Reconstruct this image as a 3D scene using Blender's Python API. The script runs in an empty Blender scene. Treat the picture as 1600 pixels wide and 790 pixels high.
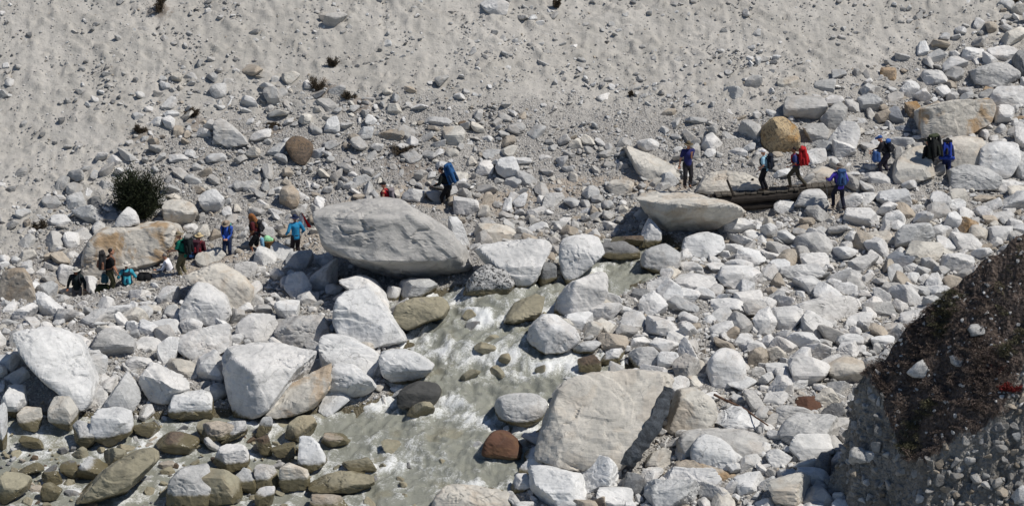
import bpy, bmesh, math, random
import numpy as np
from mathutils import Vector, Matrix

scene = bpy.context.scene
COL = scene.collection
R_ = math.radians

# ------------------------------------------------------------------ camera
PITCH = R_(18.0)
HCAM = 36.0
FPX = 800.0 / math.tan(R_(10.0))        # focal length in photograph pixels (1600 wide)
cam_d = bpy.data.cameras.new('camera')
cam = bpy.data.objects.new('camera', cam_d)
COL.objects.link(cam)
cam.location = (0, 0, HCAM)
cam.rotation_euler = (R_(90.0) - PITCH, 0, 0)
cam_d.sensor_fit = 'HORIZONTAL'
cam_d.angle = R_(20.0)
cam_d.clip_start = 1.0
cam_d.clip_end = 2000.0
scene.camera = cam

# ------------------------------------------------------------------ sky and sun
SUN_EL, SUN_AZ = R_(56.0), R_(101.0)      # azimuth measured from +Y towards +X
world = bpy.data.worlds.new('World')
scene.world = world
world.use_nodes = True
wn = world.node_tree
wn.nodes.clear()
wo = wn.nodes.new('ShaderNodeOutputWorld')
wb = wn.nodes.new('ShaderNodeBackground')
ws = wn.nodes.new('ShaderNodeTexSky')
ws.sky_type = 'NISHITA'
ws.sun_disc = False
ws.sun_elevation = SUN_EL
ws.sun_rotation = SUN_AZ
ws.altitude = 3800
ws.air_density = 1.0
ws.dust_density = 1.0
wb.inputs['Strength'].default_value = 0.088
wn.links.new(ws.outputs[0], wb.inputs['Color'])
wn.links.new(wb.outputs[0], wo.inputs['Surface'])
sd = bpy.data.lights.new('sun', 'SUN')
sd.energy = 4.2
sd.angle = R_(0.5)
sd.color = (1.0, 0.955, 0.885)
sun = bpy.data.objects.new('sun', sd)
COL.objects.link(sun)
sdir = Vector((math.cos(SUN_EL) * math.sin(SUN_AZ), math.cos(SUN_EL) * math.cos(SUN_AZ), math.sin(SUN_EL)))
sun.rotation_euler = sdir.to_track_quat('Z', 'Y').to_euler()
sun.location = (30, 100, 60)

vs = scene.view_settings
vs.view_transform = 'Standard'
vs.look = 'None'
vs.exposure = 0.0
vs.gamma = 1.0
vs.use_curve_mapping = False
scene.cycles.max_bounces = 5
scene.cycles.diffuse_bounces = 2
scene.cycles.glossy_bounces = 2
scene.cycles.transmission_bounces = 2
scene.cycles.use_adaptive_sampling = True
scene.cycles.caustics_reflective = False
scene.cycles.caustics_refractive = False

# ------------------------------------------------------------------ helpers
def lin(r, g, b):
    f = lambda c: (c / 255 / 12.92) if c / 255 <= 0.04045 else ((c / 255 + 0.055) / 1.055) ** 2.4
    return (f(r), f(g), f(b))

def tag(o, label=None, cat=None, group=None, kind=None):
    if label: o['label'] = label
    if cat: o['category'] = cat
    if group: o['group'] = group
    if kind: o['kind'] = kind
    return o

def empty(name, loc, rz=0.0):
    o = bpy.data.objects.new(name, None)
    o.location = loc
    o.rotation_euler = (0, 0, rz)
    o.empty_display_size = 0.2
    COL.objects.link(o)
    return o

def np_mesh(name, V, F, smooth=True):
    """fast mesh from numpy arrays, F of shape (n,3) or (n,4)"""
    me = bpy.data.meshes.new(name)
    V = np.ascontiguousarray(V, dtype=np.float32)
    F = np.ascontiguousarray(F, dtype=np.int32)
    n, k = F.shape
    me.vertices.add(len(V)); me.vertices.foreach_set('co', V.ravel())
    me.loops.add(n * k); me.loops.foreach_set('vertex_index', F.ravel())
    me.polygons.add(n)
    me.polygons.foreach_set('loop_start', np.arange(n, dtype=np.int32) * k)
    me.update(calc_edges=True)
    me.polygons.foreach_set('use_smooth', np.full(n, smooth, dtype=bool))
    return me

def link(name, me, mat=None, parent=None, col=None):
    o = bpy.data.objects.new(name, me)
    if mat is not None:
        if len(me.materials) == 0: me.materials.append(mat)
    if parent is not None: o.parent = parent
    (col or COL).objects.link(o)
    return o

def vattr(me, name, arr):
    a = me.attributes.new(name, 'FLOAT', 'POINT')
    a.data.foreach_set('value', np.ascontiguousarray(arr, dtype=np.float32))

# ---- numpy gradient noise
_rs = np.random.RandomState(7)
_perm = np.tile(_rs.permutation(256), 3).astype(np.int32)
_grad = _rs.normal(size=(256, 3)); _grad /= np.linalg.norm(_grad, axis=1)[:, None]
def pnoise(P):
    P = np.asarray(P, dtype=np.float64)
    I = np.floor(P).astype(np.int64); f = P - I
    I &= 255
    w = f * f * f * (f * (f * 6 - 15) + 10)
    out = 0
    for dx in (0, 1):
        wx = w[:, 0] if dx else 1 - w[:, 0]
        for dy in (0, 1):
            wy = w[:, 1] if dy else 1 - w[:, 1]
            for dz in (0, 1):
                wz = w[:, 2] if dz else 1 - w[:, 2]
                h = _perm[_perm[_perm[(I[:, 0] + dx) & 255] + ((I[:, 1] + dy) & 255)] + ((I[:, 2] + dz) & 255)]
                g = _grad[h]
                out = out + wx * wy * wz * (g[:, 0] * (f[:, 0] - dx) + g[:, 1] * (f[:, 1] - dy) + g[:, 2] * (f[:, 2] - dz))
    return out * 1.5
def fbm(P, octv=4, lac=2.0, gain=0.5):
    s = 0; a = 1.0; Q = np.array(P, dtype=np.float64)
    for k in range(octv):
        s = s + a * pnoise(Q + 17.3 * k); a *= gain; Q = Q * lac
    return s
def sstep(a, b, x):
    t = np.clip((x - a) / (b - a), 0, 1)
    return t * t * (3 - 2 * t)

def inpoly(U, V, poly):
    U = np.asarray(U, float); V = np.asarray(V, float)
    r = np.zeros(U.shape, bool)
    n = len(poly)
    for i in range(n):
        x0, y0 = poly[i]; x1, y1 = poly[(i + 1) % n]
        c = ((y0 > V) != (y1 > V))
        xi = (x1 - x0) * (V - y0) / ((y1 - y0) if y1 != y0 else 1e-9) + x0
        r ^= c & (U < xi)
    return r
def polydist(U, V, poly, closed=True):
    U = np.asarray(U, float); V = np.asarray(V, float)
    d = np.full(U.shape, 1e9)
    n = len(poly)
    for i in range(n if closed else n - 1):
        x0, y0 = poly[i]; x1, y1 = poly[(i + 1) % n]
        ex, ey = x1 - x0, y1 - y0
        t = np.clip(((U - x0) * ex + (V - y0) * ey) / (ex * ex + ey * ey + 1e-9), 0, 1)
        d = np.minimum(d, np.hypot(U - x0 - t * ex, V - y0 - t * ey))
    return d

# ------------------------------------------------------------------ survey: photograph pixels <-> the place
CP, SP = math.cos(PITCH), math.sin(PITCH)
def tanv(v):
    return np.tan(PITCH + np.arctan((np.asarray(v, float) - 395.0) / FPX))
def at(u, v, Y):
    """point seen at photograph pixel (u, v) at ground distance Y"""
    z = HCAM - Y * tanv(v)
    dep = Y * CP + (HCAM - z) * SP
    return (u - 800.0) / FPX * dep, Y, z
def proj(x, y, z):
    dep = y * CP + (HCAM - z) * SP
    up = -y * -SP + (z - HCAM) * CP
    return 800.0 + FPX * x / dep, 395.0 - FPX * up / dep, dep

# (u, v, ground distance) of points surveyed on the bare ground and the water
CTRL = [(-250, 790, 85), (0, 790, 85), (300, 790, 85), (500, 790, 84.9), (-200, 690, 89.7), (0, 690, 89.7), (250, 690, 89.6), (500, 700, 88.9),
        (650, 650, 90.4), (720, 600, 92.1), (750, 540, 94.3), (740, 470, 97), (870, 430, 99.25), (1000, 405, 100.5),
        (-200, 600, 92), (0, 600, 92), (200, 480, 99), (400, 480, 99), (400, 600, 93), (500, 620, 92), (300, 640, 91),
        (150, 462, 101.3), (50, 470, 100), (290, 437, 102), (356, 406, 103), (462, 393, 104), (620, 445, 101), (300, 470, 99.5), (-200, 470, 100.0),
        (560, 540, 95.6), (1000, 500, 96), (1200, 500, 96), (1400, 450, 99), (1300, 330, 105.2), (1560, 330, 106), (1560, 380, 103), (1200, 400, 102),
        (1200, 650, 89), (1000, 780, 85), (900, 760, 85.5), (1250, 760, 84.5), (1500, 650, 89.5), (1800, 650, 89.5), (1800, 400, 102), (1500, 780, 84), (1800, 790, 84),
        (290, 330, 107), (200, 270, 109), (100, 300, 108), (0, 400, 104), (0, 250, 110), (0, 130, 114), (0, 0, 117.8),
        (-250, 400, 104), (-250, 130, 114), (-250, 0, 117.8), (400, 130, 114), (400, 0, 118), (600, 250, 109.5), (700, 320, 107), (800, 340, 106.5),
        (800, 200, 111.5), (800, 0, 118.5), (1000, 150, 114), (1000, 250, 109.5), (1000, 300, 107.5), (1200, 200, 111), (1200, 0, 119),
        (1400, 100, 116), (1400, 200, 111.5), (1600, 100, 115.5), (1600, 200, 111), (1600, 0, 120), (1500, 260, 108.5), (1800, 200, 111), (1800, 0, 120),
        (1000, 360, 104), (870, 380, 103.5), (750, 390, 103), (1200, 290, 107.2),
        (-400, -220, 126), (200, -220, 126), (800, -220, 126.5), (1400, -220, 127.5), (2000, -220, 128),
        (-400, -420, 134), (400, -420, 134), (1200, -420, 135), (2000, -420, 136),
        (0, 920, 80.5), (500, 920, 80.3), (1000, 920, 80), (-400, 900, 81), (1900, 900, 80), (1400, 920, 79.5)]
CXY = np.array([at(u, v, Y) for u, v, Y in CTRL])
def _tps(r2):
    return 0.5 * r2 * np.log(r2 + 1e-9)
_n = len(CXY)
_d2 = ((CXY[:, None, :2] - CXY[None, :, :2]) ** 2).sum(2)
_A = np.zeros((_n + 3, _n + 3))
_A[:_n, :_n] = _tps(_d2) + np.eye(_n) * 3.0
_A[:_n, _n] = 1; _A[:_n, _n + 1:] = CXY[:, :2]
_A[_n, :_n] = 1; _A[_n + 1:, :_n] = CXY[:, :2].T
_W = np.linalg.solve(_A, np.concatenate([CXY[:, 2], [0, 0, 0]]))
def rbf(x, y):
    x = np.asarray(x, float).ravel(); y = np.asarray(y, float).ravel()
    out = np.empty_like(x)
    for i in range(0, len(x), 40000):
        xs, ys = x[i:i + 40000], y[i:i + 40000]
        r2 = (xs[:, None] - CXY[None, :, 0]) ** 2 + (ys[:, None] - CXY[None, :, 1]) ** 2
        out[i:i + 40000] = _tps(r2) @ _W[:_n] + _W[_n] + xs * _W[_n + 1] + ys * _W[_n + 2]
    return out
# lookup grid of the smooth ground
GX0, GX1, GY0, GY1, GS = -34.0, 34.0, 68.0, 142.0, 0.25
_gx = np.arange(GX0, GX1 + .01, GS); _gy = np.arange(GY0, GY1 + .01, GS)
_GX, _GY = np.meshgrid(_gx, _gy)
BASE = rbf(_GX, _GY).reshape(_GX.shape)
def base(x, y):
    x = np.asarray(x, float); y = np.asarray(y, float)
    fx = np.clip((x - GX0) / GS, 0, len(_gx) - 1.001); fy = np.clip((y - GY0) / GS, 0, len(_gy) - 1.001)
    i = fx.astype(int); j = fy.astype(int); a = fx - i; b = fy - j
    return (BASE[j, i] * (1 - a) + BASE[j, i + 1] * a) * (1 - b) + (BASE[j + 1, i] * (1 - a) + BASE[j + 1, i + 1] * a) * b
_dip = at(122, 494, 101.6)     # a hollow behind the stones of the left bank
BASE -= max(0.0, float(base(_dip[0], _dip[1])) - _dip[2]) * np.exp(-((_GX - _dip[0]) / 0.9) ** 2 - ((_GY - _dip[1]) / 0.75) ** 2)
_br = at(1182, 326, 105.3)      # the gap the footbridge spans
BASE -= 0.6 * np.exp(-((_GX - _br[0]) / 1.5) ** 2 - ((_GY - 105.5) / 0.9) ** 2)
_YS = np.arange(76.0, 138.0, 0.1)
def hit(u, v):
    """where the line of sight through photograph pixel (u, v) meets the smooth ground"""
    z = HCAM - _YS * tanv(v)
    dep = _YS * CP + (HCAM - z) * SP
    x = (u - 800.0) / FPX * dep
    g = base(x, _YS)
    k = np.nonzero(z <= g)[0]
    k = k[0] if len(k) else len(_YS) - 1
    if k > 0:
        d0, d1 = z[k - 1] - g[k - 1], z[k] - g[k]
        t = d0 / (d0 - d1 + 1e-9)
        Y = _YS[k - 1] + 0.1 * min(max(t, 0), 1)
    else:
        Y = _YS[0]
    return at(u, v, Y)

RIVER_PX = [(1075, 398), (1040, 424), (965, 462), (905, 486), (852, 500), (835, 545), (880, 560), (1000, 570), (965, 602), (880, 610), (855, 640),
            (832, 700), (800, 760), (780, 850), (780, 930), (-400, 930), (-400, 672), (60, 656), (220, 652), (430, 648), (560, 640), (622, 620), (602, 580), (640, 540),
            (612, 500), (640, 470), (720, 448), (790, 452), (860, 436), (885, 404), (945, 378), (1040, 376)]
RIVER = [hit(u, v)[:2] for u, v in RIVER_PX]
def river_sd(x, y):
    """signed distance to the water's edge, positive on land"""
    d = polydist(x, y, RIVER)
    return np.where(inpoly(x, y, RIVER), -d, d)
def ground(x, y):
    x = np.asarray(x, float); y = np.asarray(y, float)
    s = river_sd(x, y)
    return base(x, y) + np.clip(s, -0.9, 0.5) * 0.42
TRAIL = [hit(u, v)[:2] for u, v in ((110, 468), (250, 440), (340, 410), (470, 396), (560, 330), (640, 312), (720, 330), (800, 322), (900, 300), (1060, 294))]
TRAIL2 = [hit(u, v)[:2] for u, v in ((1300, 322), (1360, 370), (1400, 385), (1440, 425))]
# ------------------------------------------------------------------ materials
class NT:
    def __init__(self, name):
        self.m = bpy.data.materials.new(name); self.m.use_nodes = True
        self.t = self.m.node_tree; self.t.nodes.clear()
        self.out = self.n('ShaderNodeOutputMaterial')
        self.b = self.n('ShaderNodeBsdfPrincipled')
        self.l(self.b.outputs[0], self.out.inputs['Surface'])
    def n(self, ty, **kw):
        nd = self.t.nodes.new(ty)
        for k, v in kw.items(): setattr(nd, k, v)
        return nd
    def l(self, a, b): self.t.links.new(a, b)
    def put(self, sock, val):
        if hasattr(val, 'is_linked') or hasattr(val, 'links'): self.l(val, sock)
        else: sock.default_value = val
    def math(self, op, a, b=0.0, clamp=False):
        nd = self.n('ShaderNodeMath', operation=op, use_clamp=clamp)
        self.put(nd.inputs[0], a); self.put(nd.inputs[1], b)
        return nd.outputs[0]
    def mix(self, f, a, b, mode='MIX'):
        nd = self.n('ShaderNodeMix', data_type='RGBA', blend_type=mode)
        self.put(nd.inputs[0], f)
        self.put(nd.inputs[6], a if not isinstance(a, tuple) else (*a[:3], 1))
        self.put(nd.inputs[7], b if not isinstance(b, tuple) else (*b[:3], 1))
        return nd.outputs[2]
    def noise(self, vec, scale, detail=4.0, rough=0.55, dist=0.0):
        nd = self.n('ShaderNodeTexNoise')
        if vec is not None: self.l(vec, nd.inputs['Vector'])
        nd.inputs['Scale'].default_value = scale; nd.inputs['Detail'].default_value = detail
        nd.inputs['Roughness'].default_value = rough; nd.inputs['Distortion'].default_value = dist
        return nd.outputs['Fac']
    def voro(self, vec, scale, feature='F1', out='Distance'):
        nd = self.n('ShaderNodeTexVoronoi', feature=feature)
        if vec is not None: self.l(vec, nd.inputs['Vector'])
        nd.inputs['Scale'].default_value = scale
        return nd.outputs[out]
    def remap(self, x, a, b, c=0.0, d=1.0, smooth=True):
        nd = self.n('ShaderNodeMapRange', interpolation_type='SMOOTHSTEP' if smooth else 'LINEAR')
        self.put(nd.inputs[0], x)
        for k, v in zip((1, 2, 3, 4), (a, b, c, d)): nd.inputs[k].default_value = v
        return nd.outputs[0]
    def attr(self, name, ty='GEOMETRY', out='Fac'):
        return self.n('ShaderNodeAttribute', attribute_name=name, attribute_type=ty).outputs[out]
    def bump(self, h, strength, dist, prev=None):
        nd = self.n('ShaderNodeBump')
        nd.inputs['Strength'].default_value = strength; nd.inputs['Distance'].default_value = dist
        self.l(h, nd.inputs['Height'])
        if prev is not None: self.l(prev, nd.inputs['Normal'])
        return nd.outputs[0]
    def scalevec(self, vec, s):
        nd = self.n('ShaderNodeVectorMath', operation='MULTIPLY')
        self.l(vec, nd.inputs[0]); nd.inputs[1].default_value = s
        return nd.outputs[0]

def rock_material():
    m = NT('granite')
    oi = m.n('ShaderNodeObjectInfo')
    tc = m.n('ShaderNodeTexCoord').outputs['Object']
    add = m.n('ShaderNodeVectorMath', operation='ADD')
    mul = m.n('ShaderNodeVectorMath', operation='SCALE')
    comb = m.n('ShaderNodeCombineXYZ')
    for k in range(3): m.l(oi.outputs['Random'], comb.inputs[k])
    m.l(comb.outputs[0], mul.inputs[0]); mul.inputs['Scale'].default_value = 57.0
    m.l(tc, add.inputs[0]); m.l(mul.outputs[0], add.inputs[1])
    P = add.outputs[0]
    col = m.attr('tint', 'INSTANCER', 'Color')
    n1 = m.noise(P, 1.1, 6, 0.62, 0.6)
    n2 = m.noise(P, 7.0, 5, 0.65)
    n3 = m.noise(P, 42.0, 3, 0.7)
    band = m.noise(m.scalevec(P, (1.0, 1.4, 9.0)), 1.6, 5, 0.6, 0.4)
    c = m.mix(m.remap(n1, 0.36, 0.62), m.mix(1.0, col, (0.76, 0.768, 0.775), 'MULTIPLY'), col)
    c = m.mix(m.remap(band, 0.50, 0.66, 0, 0.35), c, m.mix(1.0, c, (0.70, 0.70, 0.71), 'MULTIPLY'))
    c = m.mix(m.remap(n2, 0.52, 0.75, 0, 0.5), c, m.mix(1.0, c, (0.74, 0.73, 0.70), 'MULTIPLY'))
    c = m.mix(m.remap(n3, 0.58, 0.75, 0, 0.45), c, m.mix(1.0, c, (0.48, 0.48, 0.48), 'MULTIPLY'))
    # thin healed joints
    j = m.math('ABSOLUTE', m.math('SUBTRACT', m.noise(P, 1.0, 3, 0.5, 0.5), 0.5))
    c = m.mix(m.remap(j, 0.0, 0.007, 0.45, 0.0), c, (0.12, 0.115, 0.11))
    # rust and lichen stains
    st = m.attr('stain', 'INSTANCER')
    sm = m.math('MULTIPLY', m.remap(m.noise(P, 0.9, 5, 0.6, 0.8), 0.47, 0.62), st)
    c = m.mix(sm, c, (0.33, 0.195, 0.075))
    lc = m.attr('lichen', 'INSTANCER')
    lm = m.math('MULTIPLY', m.remap(m.noise(P, 11.0, 5, 0.75, 0.5), 0.50, 0.56), lc)
    c = m.mix(lm, c, (0.035, 0.035, 0.035))
    # algae and damp where the river reaches
    wet = m.attr('wet')
    wetn = m.remap(m.math('ADD', wet, m.math('MULTIPLY', m.math('SUBTRACT', n2, 0.5), 0.7)), 0.3, 0.75)
    c = m.mix(wetn, c, m.mix(m.noise(P, 2.5, 4), (0.075, 0.066, 0.04), (0.20, 0.17, 0.10)))
    m.l(c, m.b.inputs['Base Color'])
    m.l(m.remap(wetn, 0, 1, 0.9, 0.22, False), m.b.inputs['Roughness'])
    m.b.inputs['Specular IOR Level'].default_value = 0.35
    b1 = m.bump(n2, 0.32, 0.07)
    b2 = m.bump(band, 0.3, 0.05, b1)
    b3 = m.bump(n3, 0.22, 0.012, b2)
    m.l(b3, m.b.inputs['Normal'])
    return m.m

def ground_material():
    m = NT('scree_ground')
    P = m.n('ShaderNodeNewGeometry').outputs['Position']
    zone = m.attr('dust'); trail = m.attr('trail'); wet = m.attr('wet')
    n1 = m.noise(P, 0.35, 6, 0.6, 0.5); n2 = m.noise(P, 3.0, 6, 0.7); n3 = m.noise(P, 30.0, 4, 0.75)
    vd = m.voro(P, 13.0); vc = m.voro(P, 13.0, out='Color')
    vd2 = m.voro(P, 5.5)
    grav = m.mix(m.remap(vc, 0.2, 0.9), (0.36, 0.345, 0.32), (0.48, 0.463, 0.435))
    grav = m.mix(m.remap(vd, 0.25, 0.6), grav, (0.29, 0.275, 0.255))
    dust = m.mix(m.remap(n1, 0.35, 0.65), (0.395, 0.375, 0.34), (0.46, 0.437, 0.40))
    dust = m.mix(m.remap(n2, 0.5, 0.75, 0, 0.55), dust, (0.35, 0.33, 0.30))
    dust = m.mix(m.remap(n3, 0.58, 0.72, 0, 0.6), dust, (0.28, 0.265, 0.245))
    dust = m.mix(m.math('MULTIPLY', m.remap(vc, 0.55, 0.9, 0, 1), m.remap(n2, 0.45, 0.6, 0, 0.55)), dust, (0.30, 0.285, 0.26))
    stk = m.noise(m.scalevec(P, (1.9, 0.22, 0.22)), 1.0, 6, 0.65, 0.6)
    dust = m.mix(m.remap(stk, 0.48, 0.64, 0, 0.75), dust, m.mix(1.0, dust, (0.80, 0.81, 0.82), 'MULTIPLY'))
    soil = m.attr('soil')
    f = m.remap(m.math('ADD', zone, m.math('MULTIPLY', m.math('SUBTRACT', n2, 0.5), 1.6)), 0.3, 0.7)
    c = m.mix(f, grav, dust)
    c = m.mix(m.remap(m.math('ADD', soil, m.math('MULTIPLY', m.math('SUBTRACT', n2, 0.5), 2.4)), 0.5, 1.0, 0, 0.8), c, (0.22, 0.185, 0.155))
    tf = m.remap(m.math('ADD', trail, m.math('MULTIPLY', m.math('SUBTRACT', n2, 0.5), 0.8)), 0.35, 0.8, 0, 0.85)
    c = m.mix(tf, c, (0.37, 0.32, 0.265))
    c = m.mix(m.remap(wet, 0.2, 0.8), c, (0.115, 0.10, 0.065))
    m.l(c, m.b.inputs['Base Color'])
    m.l(m.remap(wet, 0.2, 0.8, 0.95, 0.45), m.b.inputs['Roughness'])
    m.b.inputs['Specular IOR Level'].default_value = 0.2
    bs = m.n('ShaderNodeBump'); m.l(m.math('SUBTRACT', 1.0, vd), bs.inputs['Height']); bs.inputs['Distance'].default_value = 0.07
    m.l(m.remap(f, 0, 1, 0.7, 0.12), bs.inputs['Strength'])
    b2 = m.bump(n3, 0.4, 0.025, bs.outputs[0])
    b3 = m.bump(n2, 0.5, 0.12, b2)
    m.l(b3, m.b.inputs['Normal'])
    return m.m

def water_material():
    m = NT('glacial_water')
    P = m.n('ShaderNodeNewGeometry').outputs['Position']
    foam = m.attr('foam')
    mp = m.n('ShaderNodeMapping'); m.l(P, mp.inputs['Vector']); mp.inputs['Rotation'].default_value = (0, 0, R_(21)); mp.inputs['Scale'].default_value = (1.0, 0.55, 0.6)
    n1 = m.noise(mp.outputs[0], 2.6, 7, 0.66, 0.8)
    n2 = m.noise(P, 14.0, 5, 0.7, 0.8)
    fm = m.math('ADD', foam, m.math('ADD', m.math('MULTIPLY', m.math('SUBTRACT', n1, 0.5), 1.3), m.math('MULTIPLY', m.math('SUBTRACT', n2, 0.5), 1.3)))
    ff = m.remap(fm, 0.16, 0.80, 0, 0.92, True)
    deep = m.mix(m.noise(P, 0.8, 4, 0.6), (0.20, 0.205, 0.168), (0.305, 0.308, 0.265))
    c = m.mix(m.attr('shoal'), deep, (0.23, 0.19, 0.095))
    c = m.mix(ff, c, (0.80, 0.81, 0.80))
    m.l(c, m.b.inputs['Base Color'])
    m.l(m.remap(ff, 0, 1, 0.10, 0.65), m.b.inputs['Roughness'])
    m.b.inputs['IOR'].default_value = 1.33
    b1 = m.bump(n1, 0.35, 0.14)
    b2 = m.bump(n2, 0.6, 0.05, b1)
    m.l(b2, m.b.inputs['Normal'])
    return m.m

def simple_material(name, c, rough=0.8, var=0.25, scale=9.0, bump=0.3, bd=0.02, spec=0.3):
    m = NT(name)
    P = m.n('ShaderNodeTexCoord').outputs['Object']
    n1 = m.noise(P, scale, 5, 0.65)
    n2 = m.noise(P, scale * 4, 3, 0.65)
    lo = tuple(x * (1 - var) for x in c); hi = tuple(min(1, x * (1 + var)) for x in c)
    m.l(m.mix(m.remap(n1, 0.3, 0.7), lo, hi), m.b.inputs['Base Color'])
    m.b.inputs['Roughness'].default_value = rough
    m.b.inputs['Specular IOR Level'].default_value = spec
    m.l(m.bump(n2, bump, bd), m.b.inputs['Normal'])
    return m.m

def leaf_material(name, c1, c2):
    m = NT(name)
    P = m.n('ShaderNodeNewGeometry').outputs['Position']
    m.l(m.mix(m.remap(m.noise(P, 6.0, 4, 0.7), 0.35, 0.65), c1, c2), m.b.inputs['Base Color'])
    m.b.inputs['Roughness'].default_value = 0.75
    m.b.inputs['Specular IOR Level'].default_value = 0.2
    return m.m

M_ROCK = rock_material(); M_GROUND = ground_material(); M_WATER = water_material()

# ------------------------------------------------------------------ the ground: one sheet from the river to far up the slope
def axis(segs):
    out = []
    for a, b, s in segs: out.append(np.arange(a, b, s))
    return np.concatenate(out)
xs = axis([(-90, -30, 6), (-30, -23, 0.5), (-23, 23, 0.085), (23, 30, 0.5), (30, 91, 6)])
ys = axis([(55, 80, 2.5), (80, 83, 0.5), (83, 105, 0.13), (105, 121, 0.06), (121, 126, 0.25), (126, 136, 1.0), (136, 190, 6)])
GXX, GYY = np.meshgrid(xs, ys)
fx, fy = GXX.ravel(), GYY.ravel()
cx, cy = np.clip(fx, -33, 33), np.clip(fy, 70, 140)
gz = ground(cx, cy)
gz = gz + np.maximum(fy - 140, 0) * 0.62 + np.minimum(fy - 70, 0) * 0.12
uu, vv, _d = proj(fx, fy, gz)
SLOPE_PX = [(-900, 330), (0, 335), (70, 300), (190, 215), (270, 105), (390, 108), (430, 95), (560, 105), (720, 90), (1000, 95), (1200, 110), (1340, 60), (1500, 10), (1900, -60), (1900, -1900), (-900, -1900)]
def dustiness(u, v):
    d = polydist(u, v, SLOPE_PX); s = np.where(inpoly(u, v, SLOPE_PX), d, -d)
    return sstep(-190, 50, s + 40 * pnoise(np.stack([np.asarray(u) / 70., np.asarray(v) / 40., np.zeros(np.shape(u))], 1)))
dust = dustiness(uu, vv)
near = (np.abs(fx) < 31)
hillw = sstep(104, 110, fy) * near
Pn = np.stack([fx, fy, np.zeros_like(fx)], 1)
hl = np.zeros_like(fx)
mk = near & (fy > 80) & (fy < 130)
Q = Pn[mk]
rel = 0.10 * fbm(Q * 0.55, 3) + 0.05 * fbm(Q * 2.2 + 9, 3) + 0.022 * pnoise(Q * 8.0)
# runnels down the loose face and small slumped ledges
warp = 0.8 * pnoise(Q * 0.25 + 5)
run = fbm(np.stack([(Q[:, 0] + warp + 0.10 * (Q[:, 1] - 110)) * 2.2, Q[:, 1] * 0.13, Q[:, 0] * 0], 1), 4)
led = fbm(np.stack([Q[:, 0] * 0.8, Q[:, 1] * 1.5 + 0.5 * Q[:, 0], Q[:, 0] * 0 + 3], 1), 4)
ledge = sstep(0.10, 0.42, led)
dm = dust[mk]
led2 = sstep(0.16, 0.30, fbm(np.stack([Q[:, 0] * 2.1, Q[:, 1] * 2.6 + 0.4 * Q[:, 0], Q[:, 0] * 0 + 8], 1), 3))
scr = Q[:, 1] * 1.3 + 0.9 * pnoise(np.stack([Q[:, 0] * 1.1, Q[:, 1] * .5, Q[:, 0] * 0 + 4], 1)) + 0.3 * pnoise(Q * 4.0)
scr = scr - np.floor(scr)
scarp = (np.where(scr < 0.07, scr / 0.07, (1 - scr) / 0.93)) * sstep(0.12, 0.4, fbm(np.stack([Q[:, 0] * 1.3, Q[:, 1] * 1.6, Q[:, 0] * 0 + 15], 1), 3))
rel = rel + 0.16 * scarp * sstep(.2, .8, dm)
rel = rel + dm * (0.07 * run - 0.05 * np.abs(run)) * sstep(-.3, .3, pnoise(Q * .3 + 70)) + dm * 0.11 * ledge * sstep(-.1, .4, pnoise(Q * .35 + 90)) + dm * 0.04 * led2 * sstep(-.05, .3, pnoise(Q * .5 + 40)) + (0.03 * pnoise(Q * 5.0 + 31)) * hillw[mk] * (1 - .6 * dm)
hl[mk] = rel
gz2 = gz + hl
nx, ny = len(xs), len(ys)
ii = np.arange(nx * ny).reshape(ny, nx)
F = np.stack([ii[:-1, :-1].ravel(), ii[:-1, 1:].ravel(), ii[1:, 1:].ravel(), ii[1:, :-1].ravel()], 1)
me = np_mesh('ground', np.stack([fx, fy, gz2], 1), F)
vattr(me, 'dust', dust)
tr = np.minimum(polydist(fx, fy, TRAIL, False), polydist(fx, fy, TRAIL2, False))
soil = np.zeros_like(uu)
for a_, b_, r_ in ((640, 262, 60), (500, 140, 40), (560, 165, 40), (305, 190, 30), (217, 215, 30), (700, 300, 40), (30, 445, 50), (250, 20, 30), (790, 325, 40), (425, 205, 25)): soil = np.maximum(soil, np.exp(-(((uu - a_) / r_) ** 2 + ((vv - b_) / (r_ * .55)) ** 2)))
vattr(me, 'soil', soil)
vattr(me, 'trail', 1 - sstep(0.2, 1.1, tr))
rsd = river_sd(cx, cy)
vattr(me, 'wet', 1 - sstep(0.0, 0.5, rsd))
tag(link('ground', me, M_GROUND), kind='structure')

# ------------------------------------------------------------------ the river
wx = np.arange(-26, 10, 0.07); wy = axis([(74, 83, 0.4), (83, 104, 0.07)])
WX, WY = np.meshgrid(wx, wy); ax_, ay_ = WX.ravel(), WY.ravel()
wsd = river_sd(ax_, ay_)
keep = wsd < 0.6
wz0 = base(ax_, ay_)
Pw = np.stack([ax_, ay_, np.zeros_like(ax_)], 1)
# steps: the bed drops in short falls, so the level is terraced a little along the flow
ph = wz0 * 1.35 + 0.30 * pnoise(Pw * 0.45) + 0.08 * pnoise(Pw * 1.6)
frac = ph - np.floor(ph)
step = (sstep(0.25, 0.75, frac) - frac)
stepw = 0.45 + 0.55 * sstep(0.1, 0.9, wz0)
wz = wz0 + 0.30 * step * stepw
fallm = np.exp(-((frac - 0.45) / 0.21) ** 2) * stepw
rough = 0.35 + 0.65 * stepw
fa = Pw[:, 0] * 0.36 + Pw[:, 1] * 0.93 + 0.5 * pnoise(Pw * 0.35 + 8); fp_ = Pw[:, 0] * 0.93 - Pw[:, 1] * 0.36 + 0.6 * pnoise(Pw * 0.4)
fl_ = lambda a, b, o: np.stack([fp_ * b + o, fa * a + o, fa * 0], 1)
w1 = fbm(fl_(0.7, 1.2, 3), 4)
w2 = 1 - np.abs(fbm(fl_(1.0, 3.2, 11), 3)) * 2
w3 = 1 - np.abs(fbm(fl_(1.5, 1.0, 23), 3)) * 2
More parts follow.
